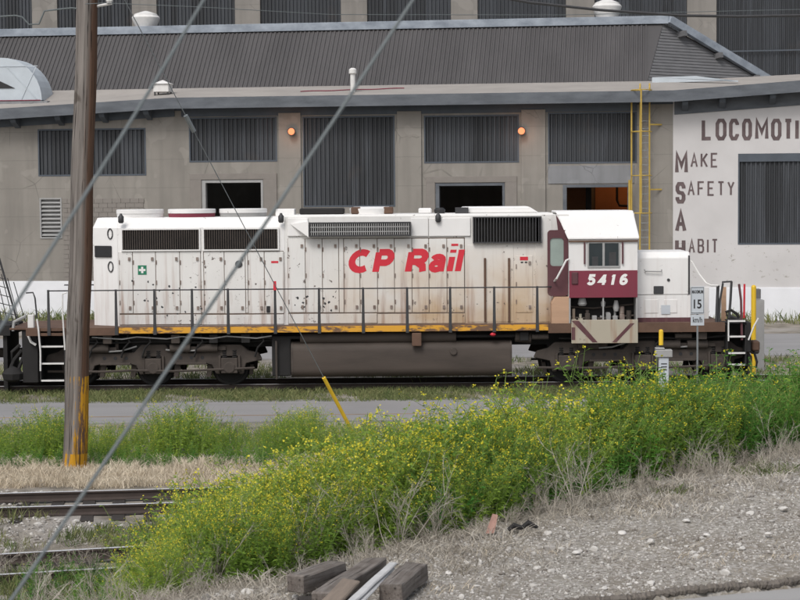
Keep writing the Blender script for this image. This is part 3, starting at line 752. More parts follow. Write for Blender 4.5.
# roof furniture
def roof_vent(px, py0, py1, wpx, wv, label, roof_z=None, name='roof_vent', flare=True, group='white roof vents'):
    b = Sw(px, py1, wv); tz = Sw(px, py0, wv).z; r = (Sw(px+wpx/2, py1, wv)-b).length; h = tz-b.z
    e = empty(name, b, -YAW)
    if flare:
        MB().lathe([(r*0.72, -0.5), (r*0.75, 0.0), (r*0.8, h*0.1), (r, h*0.52), (r*1.02, h*0.6), (r*0.9, h*0.72)], (0,0,0), 14).build('drum', MAT['vent_white'], e, smooth=True)
        MB().lathe([(r*0.86, h*0.72), (r*0.84, h*0.8), (r*0.4, h*0.93), (r*0.1, h)], (0,0,0), 14).build('cap', MAT['vent_white'], e, smooth=True)
    else:
        MB().box(-r*0.85, r*0.85, -r*0.85, r*0.85, h*0.18, h*0.72).build('housing', MAT['vent_white'], e, 0.02)
        MB().add([(-r, -r, h*0.72), (r, -r, h*0.72), (r, r, h*0.72), (-r, r, h*0.72), (0, 0, h)], [(3,2,1,0),(0,1,4),(1,2,4),(2,3,4),(3,0,4)]).build('cap', MAT['vent_white'], e)
        for sx in (-.7, .7):
            for sy in (-.7, .7): MB().box(sx*r-0.03, sx*r+0.03, sy*r-0.03, sy*r+0.03, -0.12, h*0.18).build('leg', MAT['steel_dark'], e)
    return tag(e, label, 'vent', group)
roof_vent(146, 11, 28, 27, 7.6, 'round white flared vent on the clerestory ridge near the wooden pole')
roof_vent(607, -1, 18, 29, 7.6, 'round white flared vent on the clerestory ridge above the lit doorway')
v = roof_vent(163, 80, 95, 18, 1.6, 'small square white vent with pyramid cap on the lower roof', flare=False, name='box_vent')
b = Sw(353, 98, 1.0); tz = Sw(353, 68, 1.0).z
e = empty('vent_pipe', b, -YAW)
MB().cyl((0,0,-0.3), (0,0,(tz-b.z)*0.86), 0.11).build('pipe', MAT['vent_white'], e, smooth=True)
MB().lathe([(0.12, (tz-b.z)*0.8), (0.17, (tz-b.z)*0.82), (0.17, (tz-b.z)*0.95), (0.08, tz-b.z)], (0,0,0), 12).build('cap', MAT['vent_white'], e, smooth=True)
tag(e, 'slim white vent pipe standing up from the lower roof', 'pipe')
# duct elbow at the left
p0 = Sw(-30, 102, 1.5); p1 = Sw(41, 57, 1.5); wd_ = (p1-p0).dot(su); hd = p1.z-p0.z
e = empty('duct_hood', p0, -YAW)
arc = [(wd_*0.45 + wd_*0.55*math.sin(t), hd*0.02 + hd*0.98*(math.cos(t))) for t in [k*math.pi/2/10 for k in range(11)]]
poly = [(0, 0), (0, hd)] + arc
m = MB().prism(poly[::-1], 0, 1.6); duct = m.build('duct_shell', MAT['tin'], e)
m = MB(); 
m.obox((wd_*0.52, -0.012, hd*0.8), (wd_*0.93, -0.012, 0.05*hd), 0.02, 0.035); m.obox((wd_*0.93, -0.012, hd*0.78), (wd_*0.72, -0.012, 0.1), 0.02, 0.035); m.obox((wd_*0.4, -0.012, hd*0.8), (wd_*0.95, -0.012, hd*0.8), 0.02, 0.03); m.build('seam', MAT['tin'], e)
m = MB(); m.prism([(0.05, hd*0.8), (0.05, 0.3*hd), (wd_*0.63, 0.3*hd)], -0.03, -0.004); m.build('opening', MAT['black'], e)
MB().box(-0.1, wd_*1.1, -0.25, 1.7, -0.75, -0.01).build('duct_base', MAT['lintel'], e)
MB().box(0.3, wd_*0.98, -0.01, -0.003, 0.02, 0.06).build('trim', MAT['maroon'], e)
tag(e, 'curved galvanised duct elbow on the roof at the left edge', 'duct')

# ------------------------------------------------------------------ tall hall behind
YAW2 = R(11); HO = Vector((0, 46.5, 0)); hu = Vector((math.cos(YAW2), -math.sin(YAW2), 0)); hw = Vector((math.sin(YAW2), math.cos(YAW2), 0))
hall = empty('tall_hall', HO, -YAW2)
tag(hall, 'tall concrete hall rising behind the workshop with dark corrugated panels between pale columns', 'building')
def Hh(px, py, wv=0.0):
    d = ray(px, py); o = CAM-HO; t = (wv - o.dot(hw))/d.dot(hw); p = o + d*t; return p.dot(hu), p.z
bays = [(-60, 32), (57, 132), (156.5, 235), (260, 341), (367, 451), (477.5, 566), (594.5, 687), (716.5, 815), (845, 960)]
zt = 19.5; zb = Hh(400, 95)[1]-3; ops = []
for x0, x1 in bays: ops.append((Hh(x0, 15)[0], Hh(x1, 15)[0], zb, zt-2.2))
hL, hR = Hh(-100, 15)[0], Hh(1000, 15)[0]
wall_mesh(hL, hR, GZ0, zt, ops, 0, 0.35).build('wall', MAT['concrete_far'], hall)
for o_ in ops: corrugated(o_[0]+0.01, o_[1]-0.01, o_[2]+.01, o_[3]-.01, 0.16, 0.06, 0.2).build('corrugated_panel', MAT['shutter_far'], hall)
rails_z = Hh(700, 52)[1]
MB().box(ops[6][0], ops[8][1], -0.03, -0.005, rails_z-0.03, rails_z+0.03).build('drip_rail', MAT['beam'], hall)
m = MB(); m.box(hL, hL+0.35, 0.36, 12, GZ0, zt); m.box(hR-0.35, hR, 0.36, 12, GZ0, zt); m.box(hL+.36, hR-.36, 11.65, 12, GZ0, zt); m.build('outer_wall', MAT['concrete_far'], hall)
MB().box(hL-0.3, hR+0.3, -0.4, 12.3, zt+0.002, zt+0.4).build('roof', MAT['roof_gravel'], hall)

# ------------------------------------------------------------------ tracks
def rail_mesh(L):
    prof = [(-0.07,-0.17),(0.07,-0.17),(0.07,-0.155),(0.012,-0.125),(0.012,-0.045),(0.036,-0.035),(0.036,-0.004),(0.028,0),(-0.028,0),(-0.036,-0.004),(-0.036,-0.035),(-0.012,-0.045),(-0.012,-0.125),(-0.07,-0.155)]
    m = MB().prismx(prof, -L/2, L/2); return m
def track(name, c, ang, L, label, sleeper_vis=True, drop=0.0):
    e = empty(name, c, ang); tag(e, label, 'railway track')
    r = None
    for s in (-0.755, 0.755):
        if r is None:
            r = rail_mesh(L).build('rail', [MAT['rail_side'], MAT['rail_top']], e, loc=(0, s, 0))
            for p in r.data.polygons:
                if p.normal.z > 0.5 and p.center.z > -0.02: p.material_index = 1
        else: r2 = share(r, 'rail', e, (0, s, 0))
    n = int(L/0.55); sl = None
    for k in range(n):
        x = -L/2 + (k+0.5)*L/n
        if sl is None:
            sl = MB().box(-0.115, 0.115, -1.28, 1.28, -0.33, -0.172).build('sleeper', MAT['timber_dark'], e, 0.012, loc=(x, 0, 0))
        else: share(sl, 'sleeper', e, (x+rnd.uniform(-.04, .04), rnd.uniform(-.05, .05), rnd.uniform(-.012, 0.0)), (0, 0, rnd.uniform(-.03, .03)))
    return e
track('railway_track', (0, 0, 0), 0, 60, 'railway track with grass along it under the white locomotive')
pa = atZ(0, 500, 0); pb = atZ(200, 494.5, 0); ang1 = math.atan2(pb.y-pa.y, pb.x-pa.x)
d1 = (pb-pa).normalized(); c1 = pa + d1*4.0
track('railway_track', (c1.x, c1.y, 0), ang1, 30, 'rusty double-railed track in front of the tan dry grass, middle of the picture left')
pa = atZ(0, 553.7, 0); pb = atZ(95, 548.3, 0); d2 = (pb-pa).normalized(); c2 = pa + d2*1 + Vector((d2.y, -d2.x, 0))*0.755
track('railway_track', (c2.x, c2.y, 0), math.atan2(d2.y, d2.x), 18, 'nearest track running into the weeds at the lower left corner')

# ------------------------------------------------------------------ locomotive
loco = empty('locomotive', (0, 0, 0))
tag(loco, 'dirty white diesel locomotive with maroon cab panel standing on the track before the workshop', 'locomotive')
HY = -0.95                                           # near face of the long hood
def LX(px, Y=HY, py=280): return atY(px, py, Y).x
def LZ(py, Y=HY, px=400): return atY(px, py, Y).z
def prt(mb, name, mat, par=None, bevel=0.0, smooth=False, **k): return mb.build(name, MAT[mat] if isinstance(mat, str) else mat, par or loco, bevel, smooth, **k)
# --- frame and walkway
xr0, xr1 = LX(8, -1.5, 330), LX(752, -1.5, 330)
DZ = LZ(326, -1.55, 330)                             # walkway top
prt(MB().box(xr0+0.5, xr1-0.75, -1.5, 1.5, DZ-0.06, DZ), 'walkway', 'frame_brown')
m = MB(); xs0, xs1 = LX(118, -1.55), LX(548, -1.55)
prt(MB().box(xs0, xs1, -1.56, -1.502, DZ-0.165, DZ-0.005), 'sill_stripe', 'stripe')
prt(MB().box(xr0+0.5, xs0-0.005, -1.555, -1.502, DZ-0.21, DZ), 'sill', 'frame_brown')
prt(MB().box(xs1+0.005, xr1-0.75, -1.555, -1.502, DZ-0.24, DZ+0.02), 'sill', 'frame_brown')
prt(MB().box(xr0+0.5, xr1-0.75, 1.502, 1.555, DZ-0.21, DZ), 'sill', 'frame_brown')
prt(MB().box(xr0+0.4, xr1-0.2, -0.75, 0.75, DZ-0.62, DZ-0.061), 'centre_sill', 'under')
prt(MB().cyl((LX(88,-1.3), -1.25, DZ-0.33), (LX(520,-1.3), -1.25, DZ-0.33), 0.045, n=8).cyl((LX(88,-1.3), -1.15, DZ-0.45), (LX(275,-1.3), -1.15, DZ-0.42), 0.03, n=6), 'air_pipe', 'under')
# --- long hood
xh0, xa = LX(91), LX(118); xb = LX(285); xc = LX(553)
zt1 = LZ(217.5, HY, 200); zg = LZ(227.5, HY, 200); zt2 = LZ(214, HY, 420); zb2 = LZ(237, HY, 420)
def hood_sec(ztop, zsh, inset): return [(HY, DZ), (HY, zsh), (HY+inset, ztop), (-HY-inset, ztop), (-HY, zsh), (-HY, DZ)]
hood = prt(MB().prismx(hood_sec(zt1, zg, 0.30), xa, xb-0.003), 'long_hood', 'hood_clean')
prt(MB().prismx(hood_sec(zt2, LZ(216, HY, 420), 0.06), xb, xc), 'long_hood', 'hood')
# tapered end of the hood, with its class lights and number board
ex = xh0; ey = HY+0.45
m = MB(); 
vsb = [(xa-0.003, HY), (ex, ey), (ex, -ey), (xa-0.003, -HY)]
top_ = [(xa-0.003, HY+0.3), (ex+0.12, ey+0.12), (ex+0.12, -ey-0.12), (xa-0.003, -HY-0.3)]
m.add([(x, y, DZ) for x, y in vsb] + [(x, y, zg) for x, y in vsb] + [(x, y, zt1) for x, y in top_],
      [(3,2,1,0), (0,1,5,4), (1,2,6,5), (2,3,7,6), (3,0,4,7), (4,5,9,8), (5,6,10,9), (6,7,11,10), (7,4,8,11), (8,9,10,11)])
endp = prt(m, 'hood_end', 'hood_clean')
dv = Vector((ex-xa, ey-HY, 0)); dvn = dv.normalized(); nv = Vector((-abs(dvn.y), -abs(dvn.x), 0)).normalized()
def onend(px, py):                                    # point on the angled panel
    fr = (118-px)/27.0; p = Vector((xa, HY, 0)) + dv*fr; return Vector((p.x, p.y, LZ(py, HY, 105)))
for py in (234, 267):
    c = onend(110.5, py); m = MB()
    pts = [c + nv*0.015 + dvn*(0.085*math.cos(t)) + Vector((0,0,0.14*math.sin(t))) for t in [k*2*math.pi/14 for k in range(15)]]
    m.tube(pts, 0.018, 5); prt(m, 'class_light', 'steel_dark', endp)
c0, c1_ = onend(112, 246), onend(93.5, 257.5)
m = MB(); q = [c0, c1_]
m.add([Vector((a.x, a.y, z)) + nv*o for o in (0.002, 0.05) for a, z in ((c0, c0.z), (c1_, c0.z), (c1_, c1_.z), (c0, c1_.z))],
      [(0,1,2,3), (7,6,5,4), (0,4,5,1), (1,5,6,2), (2,6,7,3), (3,7,4,0)])
prt(m, 'number_board', 'black', endp, 0.015)
prt(MB().box(ex-0.16, ex-0.002, -0.25, 0.25, LZ(246, HY, 100), LZ(231, HY, 100)), 'headlight', 'vent_white', endp, 0.03)
# hood doors: (left px, right px); the seam is a gap between neighbouring leaves
def door(p0, p1, y0=251.5, y1=313.5, mat='hood', latch=True, proud=0.018, name='hood_door', rust=None):
    a, b = LX(p0)+0.009, LX(p1)-0.009; z1, z0 = LZ(y0, HY, (p0+p1)/2), LZ(y1, HY, (p0+p1)/2)
    d = prt(MB().box(a, b, HY-proud, HY-0.001, z0+0.005, z1-0.005), name, mat, None, 0.006)
    if latch and b-a > 0.3:
        m = MB()
        for zz in (z0+0.16, z1-0.2):
            m.box(b-0.115, b-0.05, HY-proud-0.03, HY-proud-0.001, zz-0.05, zz+0.04)
        for zz in (z0+0.3, (z0+z1)/2, z1-0.3): m.cyl((a+0.012, HY-proud-0.008, zz-0.06), (a+0.012, HY-proud-0.008, zz+0.06), 0.014, n=6)
        prt(m, 'latches', 'latch', d, kind='stuff')
    return d
MB_ = MB().box(LX(119), LX(284), HY-0.006, HY-0.0005, LZ(325, HY, 200), LZ(251.5, HY, 200)).box(LX(288), LX(465), HY-0.006, HY-0.0005, LZ(324, HY, 380), LZ(238, HY, 380))
prt(MB_, 'door_jamb', 'jamb')
for a, b in ((119, 133), (133, 156), (156, 180), (180, 201), (204, 224.5), (224.5, 245.5), (248, 264.5), (264.5, 284)): door(a, b)
for a, b in ((288, 305.5), (305.5, 322.5), (322.5, 339), (344, 360), (360, 377.5), (377.5, 394.5), (394.5, 412), (412, 429), (429, 447), (447, 464.5)): door(a, b, 238.5, 312.5)
for a, b in ((201, 204), (245.5, 248), (284, 285), (339, 344)): door(a, b, 251.5 if a < 285 else 238.5, 313 if a < 285 else 312.5, latch=False, name='hood_post', proud=0.016)
door(515.5, 533, 255.5, 312.5, name='access_door'); 
for a, b in ((119, 201), (201, 284)): door(a, b, 314.5, 324.5, latch=False, name='base_panel', proud=0.012)
for a, b in ((288, 377), (377, 465)): door(a, b, 313.5, 323.5, latch=False, name='base_panel', proud=0.012)
door(467.5, 514, 244.5, 322, latch=False, name='hood_panel', proud=0.012); door(535, 552, 217, 322, latch=False, name='hood_panel', proud=0.012)
for px in (485, 509): prt(MB().box(LX(px)-0.03, LX(px)+0.03, HY-0.05, HY-0.0135, LZ(322, HY, px), LZ(258, HY, px)), 'rust_rib', 'frame_brown')
# tilted upper panels of the engine section
for a, b in ((288, 309), (411, 429), (429, 471)):
    prt(MB().box(LX(a)+.008, LX(b)-.008, HY-0.05, HY-0.001, LZ(236.5, HY, a)+.005, LZ(218, HY, a)), 'roof_hatch', 'hood_clean', None, 0.012)
m = MB(); xg0 = LX(291); xg1 = LX(309.5)
m.add([(xg0, HY-0.051, LZ(224,HY,300)), (xg1, HY-0.30, LZ(221.5,HY,300)), (xg1, HY-0.30, LZ(237,HY,300)), (xg1, HY-0.051, LZ(221.5,HY,300)), (xg1, HY-0.051, LZ(237,HY,300))], [(0,1,2), (0,3,1), (0,2,4), (1,3,4,2)])
prt(m, 'intake_scoop', 'hood_clean')
# grilles
def grille(p0, p1, y0, y1, n, name='radiator_grille', deep=0.06, mesh=False, slat='steel_dark', frame='hood_clean', off=0.0):
    a, b = LX(p0), LX(p1); z1, z0 = LZ(y0, HY, (p0+p1)/2), LZ(y1, HY, (p0+p1)/2); Y = HY-off
    g = prt(MB().box(a, b, Y-deep, Y-0.001, z0, z0+0.035).box(a, b, Y-deep, Y-0.001, z1-0.035, z1).box(a, a+0.035, Y-deep, Y-0.001, z0+.035, z1-.035).box(b-0.035, b, Y-deep, Y-0.001, z0+.035, z1-.035), name, frame)
    prt(MB().box(a+.035, b-.035, Y-0.012, Y-0.002, z0+.035, z1-.035), 'grille_back', 'under', g)
    m = MB()
    for k in range(n):
        x = a+0.035 + (b-a-0.07)*(k+0.5)/n; m.box(x-0.012, x+0.012, Y-deep+0.005, Y-0.013, z0+.036, z1-.036)
    if mesh:
        for k in (1, 2): z = z0 + (z1-z0)*k/3; m.box(a+.036, b-.036, Y-deep+0.002, Y-deep+.004, z-0.012, z+0.012)
    prt(m, 'grille_slats', slat, g, kind='stuff'); return g
grille(122, 201, 228.5, 251, 34, slat='truck'); grille(203.5, 279.5, 228, 250.5, 32, slat='truck')
grille(310, 411, 222, 236, 46, 'air_intake_grille', 0.28, True, slat='vent_grey', frame='steel_dark')
grille(473, 541.5, 216.5, 243, 22, 'filter_grille', 0.12, frame='steel_dark', off=0.0)
# roof furniture of the hood
zr = zt1
for a, b, mt in ((117, 163.5, 'hood_clean'), (168.5, 215.5, 'maroon'), (220, 267, 'vent_grey')):
    xm = (LX(a, -0.2)+LX(b, -0.2))/2; rr = (LX(b, -0.2)-LX(a, -0.2))/2
    fo = prt(MB().lathe([(rr*0.98, -0.02), (rr, 0.08), (rr, 0.11)], (xm, 0, zr), 24), 'radiator_fan', mt, None, 0, True)
    prt(MB().lathe([(rr*1.02, 0.111), (rr*1.02, 0.215), (rr*0.99, 0.225)], (xm, 0, zr), 24), 'fan_cap', 'hood_clean', fo, 0, True)
zr2 = zt2
prt(MB().box(LX(277,0), LX(296,0), -0.3, 0.3, zr-0.01, zr+0.21), 'roof_box', 'hood_clean', None, 0.02)
prt(MB().box(LX(301,0), LX(345,0), -0.4, 0.5, zr2+0.001, zr2+0.17), 'dynamic_brake_fan', 'under', None, 0.03)
prt(MB().lathe([(0.6, 0.001), (0.62, 0.15), (0.5, 0.2)], (LX(372,0), 0.0, zr2), 20), 'dynamic_brake_fan', 'hood_clean', None, 0, True)
prt(MB().box(LX(352,0), LX(362,0), -0.5, -0.3, zr2+0.001, zr2+0.2).box(LX(384,0), LX(394,0), -0.5, -0.3, zr2+0.001, zr2+0.2), 'roof_hatch_lug', 'frame_brown', None, 0.03)
prt(MB().box(LX(419,0), LX(432,0), -0.3, 0.3, zr2+0.001, zr2+0.15), 'exhaust_stack', 'hood_clean', None, 0.03)
prt(MB().lathe([(0.14, 0.001), (0.16, 0.1), (0.1, 0.16)], (LX(440,0), -0.2, zr2), 12), 'exhaust_stack', 'black')
prt(MB().prism([(LX(456,0), zr2+0.001), (LX(538,0), zr2+0.001), (LX(528,0), zr2+0.18), (LX(463,0), zr2+0.18)], -0.5, 0.6), 'roof_blister', 'hood_clean', None, 0.03)
prt(MB().box(LX(455,0), LX(468,0), -0.62, -0.52, zr2+0.001, zr2+0.17), 'roof_louvre', 'steel_dark')
for px, py in ((122.5, 218.5), (282, 218), (438.5, 217.5)):
    prt(MB().lathe([(0.05, -0.13), (0.08, -0.09), (0.08, 0.05), (0.04, 0.10), (0.03, 0.14)], (LX(px), HY-0.09, LZ(py, HY, px)), 10), 'lifting_lug', 'steel_dark', None, 0, True)
# emblems and lettering
a, z = LX(142.5), LZ(270, HY, 142)
g = prt(MB().box(a-0.12, a+0.12, HY-0.0235, HY-0.0190, z-0.13, z+0.13), 'safety_emblem', 'green')
prt(MB().box(a-0.03, a+0.03, HY-0.0275, HY-0.0240, z-0.09, z+0.09).box(a-0.09, a-0.031, HY-0.0275, HY-0.0240, z-0.03, z+0.03).box(a+0.031, a+0.09, HY-0.0275, HY-0.0240, z-0.03, z+0.03), 'emblem_cross', 'white_letter', g)
x0, x1 = LX(347), LX(466); z0, z1 = LZ(272.8, HY, 400), LZ(248.8, HY, 400)
def fit_text(name, body, mat, x0, x1, z0, z1, y, bold, shear, par, spacing=1.0):
    size = 1.0; o = text_mesh(name, body, mat, size, bold, shear, spacing)
    xs = [v.co.x for v in o.data.vertices]; zs = [v.co.z for v in o.data.vertices]
    cap = max(zs)-min(zs); sx = (x1-x0)/(max(xs)-min(xs)); szz = (z1-z0)/cap
    mx, mz = min(xs), min(zs)
    for v in o.data.vertices: v.co.x = (v.co.x-mx)*sx; v.co.z = (v.co.z-mz)*szz
    o.location = (x0, y, z0); o.parent = par; return o
def arc(cx, cy, rx, ry, a0, a1, n=7): return [(cx+rx*math.cos(R(a0+(a1-a0)*k/n)), cy+ry*math.sin(R(a0+(a1-a0)*k/n))) for k in range(n+1)]
def glyphs(spec, y, shear, hgt, mat, name, zb):
    for k0, (gx0_, gx1_, wd, strokes) in enumerate(spec):
        m = MB()
        for k, pl in enumerate(strokes):
            cl_ = pl[0] == 'c'; pts = pl[1:] if cl_ else pl
            q = []
            for a, b in pts:
                q.append((gx0_+wd/2+(gx1_-gx0_-wd)*a, wd/2+(hgt-wd)*b))
            m.strip(q, wd, y-0.0012*k, t=0.003, closed=cl_)
        m.v = [(a+shear*c, b, c+zb) for a, b, c in m.v]
        m.build(name, MAT[mat], loco)
hg = z1-z0; SW = 0.182
P_ = lambda a, b: (LX(a), LX(b))
glyphs([(*P_(346.5, 371.5), SW, [arc(.5, .5, .5, .5, 52, 308, 14)]),
        (*P_(372, 391.5), SW, [[(0, -.12), (0, 1)] , [(0, 1), (.6, 1)] + arc(.62, .70, .38, .30, 80, -80, 6) + [(.6, .40), (0, .40)]]),
        (*P_(404.5, 425.5), SW, [[(0, -.12), (0, 1)], [(0, 1), (.6, 1)] + arc(.62, .72, .38, .28, 80, -80, 6) + [(.6, .44), (0, .44)], [(.5, .42), (.92, .2), (1.0, -.12)]]),
        (*P_(427.5, 443.5), SW*.86, [arc(.5, .52, .5, .20, 165, 0, 6) + [(1, .35), (1, -.1)], ['c'] + arc(.45, .20, .45, .20, 0, 330, 11)]),
        (*P_(447, 451.5), SW*.92, [[(.5, -.1), (.5, .70)], [(.5, .93), (.5, 1.1)]]),
        (*P_(455.2, 459.8), SW*.92, [[(.5, -.1), (.5, 1.1)]])], HY-0.0225, 0.20, hg, 'red', 'letter', z0)
for px, py, w_, h_ in ((455, 244.8, 7, 2.2), (524, 258.5, 8, 3.5), (275, 262, 7, 2)):
    prt(MB().box(LX(px)-w_/72, LX(px)+w_/72, HY-0.0235, HY-0.0190, LZ(py, HY, px)-h_/72, LZ(py, HY, px)+h_/72), 'warning_label', 'red')
for px, py in ((524, 262.3),):
    prt(MB().box(LX(px)-0.09, LX(px)-0.02, HY-0.0225, HY-0.0190, LZ(py,HY,px)-.02, LZ(py,HY,px)+.02).box(LX(px)+.02, LX(px)+.09, HY-0.0225, HY-0.0190, LZ(py,HY,px)-.02, LZ(py,HY,px)+.02), 'warning_text', 'steel_dark')
prt(MB().lathe([(0.085, -0.03), (0.1, -0.02), (0.1, 0.0)], (LX(239), HY-0.02, LZ(264, HY, 239)), 14, 'y'), 'oval_cover', 'steel_dark').scale = (1, 1, 1)
prt(MB().box(LX(268)-0.05, LX(268)+0.05, HY-0.04, HY-0.019, LZ(312.5,HY,268), LZ(306,HY,268)), 'vent_slot', 'black')
# paint chips on the left doors: dark flakes with their own edges
m = MB(); 
for px, py, s in [(rnd.uniform(92+28, 205), rnd.uniform(276, 322), rnd.uniform(.5, 1.5)) for _ in range(26)] + [(rnd.uniform(288, 335), rnd.uniform(296, 311), rnd.uniform(.6, 1.8)) for _ in range(16)]:
    x, z = LX(px), LZ(py, HY, px); n = 6; pts = []
    for k in range(n):
        t = 2*math.pi*k/n; rr = s/36*rnd.uniform(.4, 1.1); pts.append((x+rr*math.cos(t), HY-0.0195, z+rr*1.1*math.sin(t)))
    m.add(pts, [tuple(range(n))])
prt(m, 'paint_chips', 'steel_dark', kind='stuff')
# --- cab
CY = -1.5
def CX(px, py=280): return LX(px, CY, py)
def CZ(py, px=600): return LZ(py, CY, px)
xk0, xk1 = CX(569), CX(637.5)
ztopc = LZ(213, -1.0, 600); zev = CZ(238.5)
m = MB()
zband = CZ(270.5); zbot = CZ(297.5)
cabsec = [(CY, zbot), (CY, zev), (-0.75, ztopc-0.01), (0.75, ztopc-0.01), (-CY, zev), (-CY, zbot)]
cab = prt(MB().prismx(cabsec, xk0, xk1), 'cab', 'hood_clean')
m = MB()
xo0, xo1 = LX(556.5, -0.9), xk1+0.02
ps = [(-1.54, zev-0.02), (-0.80, ztopc), (0.80, ztopc), (1.54, zev-0.02)]; th = 0.06
vs = [(xk0-0.03, -1.54, zev-0.03), (xo0, -0.80, ztopc), (xo0, 0.80, ztopc), (xk0-0.03, 1.54, zev-0.03), (xo1+.03, -1.54, zev-0.03), (xo1-.05, -0.80, ztopc), (xo1-.05, 0.80, ztopc), (xo1+.03, 1.54, zev-0.03)]
vs += [(x, y, z+th) for x, y, z in vs]
m.add(vs, [(0,4,5,1), (1,5,6,2), (2,6,7,3), (8,9,13,12), (9,10,14,13), (10,11,15,14), (0,1,9,8), (1,2,10,9), (2,3,11,10), (4,12,13,5), (5,13,14,6), (6,14,15,7), (0,8,12,4), (3,7,15,11)])
prt(m, 'cab_roof', 'hood_clean', cab, 0.02)
prt(MB().box(xk0-0.01, xk1+0.01, CY-0.05, CY-0.002, zev-0.09, zev-0.05), 'drip_rail', 'frame_brown', cab)
prt(MB().box(xk0+0.003, xk1-0.003, CY-0.014, CY-0.001, zbot, zband), 'number_band', 'maroon', cab)
PC = lambda a, b: (CX(a), CX(b)); NW = 0.078
glyphs([(*PC(586, 594.5), NW, [[(1.05, 1), (.2, 1), (.12, .55)], [(.05, .52), (.45, .62)] + arc(.5, .30, .5, .30, 80, -160, 8)]),
        (*PC(597.5, 606), NW, [[(.72, -.12), (.72, 1.1)], [(.66, 1.0), (0, .3), (.4, .3), (1.1, .3)]]),
        (*PC(609.5, 614), NW, [[(0, .78), (.6, .95)], [(.75, -.12), (.75, 1.1)]]),
        (*PC(618.5, 627), NW, [arc(.52, .5, .5, .5, 50, 180, 6) + [(.02, .3)], ['c'] + arc(.5, .28, .48, .28, 0, 330, 11)])], CY-0.018, 0.20, CZ(274)-CZ(285.3), 'white_letter', 'numeral', CZ(285.3))
prt(MB().box(CX(571.5), CX(578), CY-0.05, CY-0.015, CZ(284), CZ(272)), 'marker_plate', 'maroon_dark', cab, 0.015)
# side windows: two sliding panes with frames
wx0, wx1, wz0, wz1 = CX(587.5), CX(620), CZ(267.5), CZ(241.5); wm = CX(603.5)
fr = prt(MB().box(wx0, wx1, CY-0.03, CY-0.001, wz0, wz0+0.045).box(wx0, wx1, CY-0.03, CY-0.001, wz1-0.045, wz1).box(wx0, wx0+0.04, CY-0.03, CY-0.001, wz0+.045, wz1-.045).box(wx1-0.04, wx1, CY-0.03, CY-0.001, wz0+.045, wz1-.045).box(wm-0.03, wm+0.03, CY-0.032, CY-0.001, wz0+.045, wz1-.045), 'window_frame', 'vent_grey', cab)
prt(MB().box(wx0+.04, wm-.03, CY-0.014, CY-0.002, wz0+.045, wz1-.045), 'window_pane', 'glass_dark', cab)
prt(MB().box(wm+.03, wx1-.04, CY-0.018, CY-0.002, wz0+.045, wz1-.045), 'window_pane', 'glass_dark', cab)
m = MB()
for px in (584.5, 622.5): m.box(CX(px)-.02, CX(px)+.02, CY-0.06, CY-0.001, wz0+.1, wz1-.02)
prt(m, 'wind_deflector', 'maroon_dark', cab)
m = MB().box(CX(592), CX(598), CY-0.0165, CY-0.0145, wz0+0.046, wz0+0.30).box(CX(609), CX(616), CY-0.0205, CY-0.0185, wz0+.046, wz0+.42)
prt(m, 'seat_back', 'steel_dark', cab)
# cab compartment below: open bay with pipes
zb0 = CZ(320.5)
prt(MB().box(xk0, xk1, -1.0, 1.45, DZ+0.001, zbot-0.001), 'equipment_bay', 'under')
prt(MB().box(xk0, xk0+0.04, CY, -1.001, DZ+0.001, zbot-0.002).box(xk1-0.04, xk1, CY, -1.001, DZ+.001, zbot-.002).box((xk0+xk1)/2-0.02, (xk0+xk1)/2+0.02, CY+.01, CY+.05, DZ+.001, zbot-.002), 'bay_post', 'vent_grey')
m = MB(); 
for k in range(9):
    x = xk0+0.15+k*0.19; prt(MB().cyl((x, -1.2, DZ+0.01), (x, -1.2, DZ+rnd.uniform(.15, .5)), rnd.uniform(.03, .075), n=8).box(x-.07, x+.06, -1.34, -1.24, DZ+.02, DZ+rnd.uniform(.08, .3)), 'valve_block', rnd.choice(['vent_grey', 'truck', 'latch', 'truck', 'skirt']), None, .01)
m.tube([(xk0+.06, -1.2, DZ+.15), (xk0+.8, -1.22, DZ+.12), (xk1-.06, -1.2, DZ+.2)], 0.03, 6)
m.tube([(xk0+.06, -1.1, DZ+.45), (xk0+.7, -1.12, DZ+.4), (xk1-.06, -1.1, DZ+.5)], 0.025, 6)
prt(m, 'air_valve', 'truck')
for pr_, px_, py_ in (([(0.1, 0), (0.13, 0.05), (0.09, 0.2), (0.05, 0.22)], 583, 306), ([(0.06, 0), (0.09, 0.1), (0.05, 0.3)], 617, 312), ([(0.05, 0), (0.07, 0.1), (0.05, 0.15)], 604, 307)):
    prt(MB().lathe(pr_, (CX(px_), -1.28, CZ(py_)), 10), 'air_filter', 'vent_grey', None, 0, True)
# skirt with maroon chevrons
zs0, zs1 = CZ(343), CZ(319.5); xs_0, xs_1 = CX(571), CX(637.5)
sk = prt(MB().box(xs_0, xs_1, -1.62, -1.57, zs0, zs1), 'side_skirt', 'skirt', None, 0.01)
m = MB(); 
for a, b in ((571, 592), (634, 616)):
    xa_, xb_ = CX(a), CX(b); wd = 0.2 if b > a else -0.12
    m.prism([(xa_ + (0.0), zs1-0.02), (xa_+wd, zs1-0.02), (xb_+wd*0.7, zs0+0.03), (xb_, zs0+0.03)] if b > a else [(xa_+wd, zs1-0.1), (xa_, zs1-0.1), (xb_, zs0+.03), (xb_+wd, zs0+.03)], -1.626, -1.621)
m.box(xs_0+0.004, xs_0+0.1, -1.6262, -1.6212, zs0+.1, zs1-.2); prt(m, 'chevron', 'maroon_dark', sk)
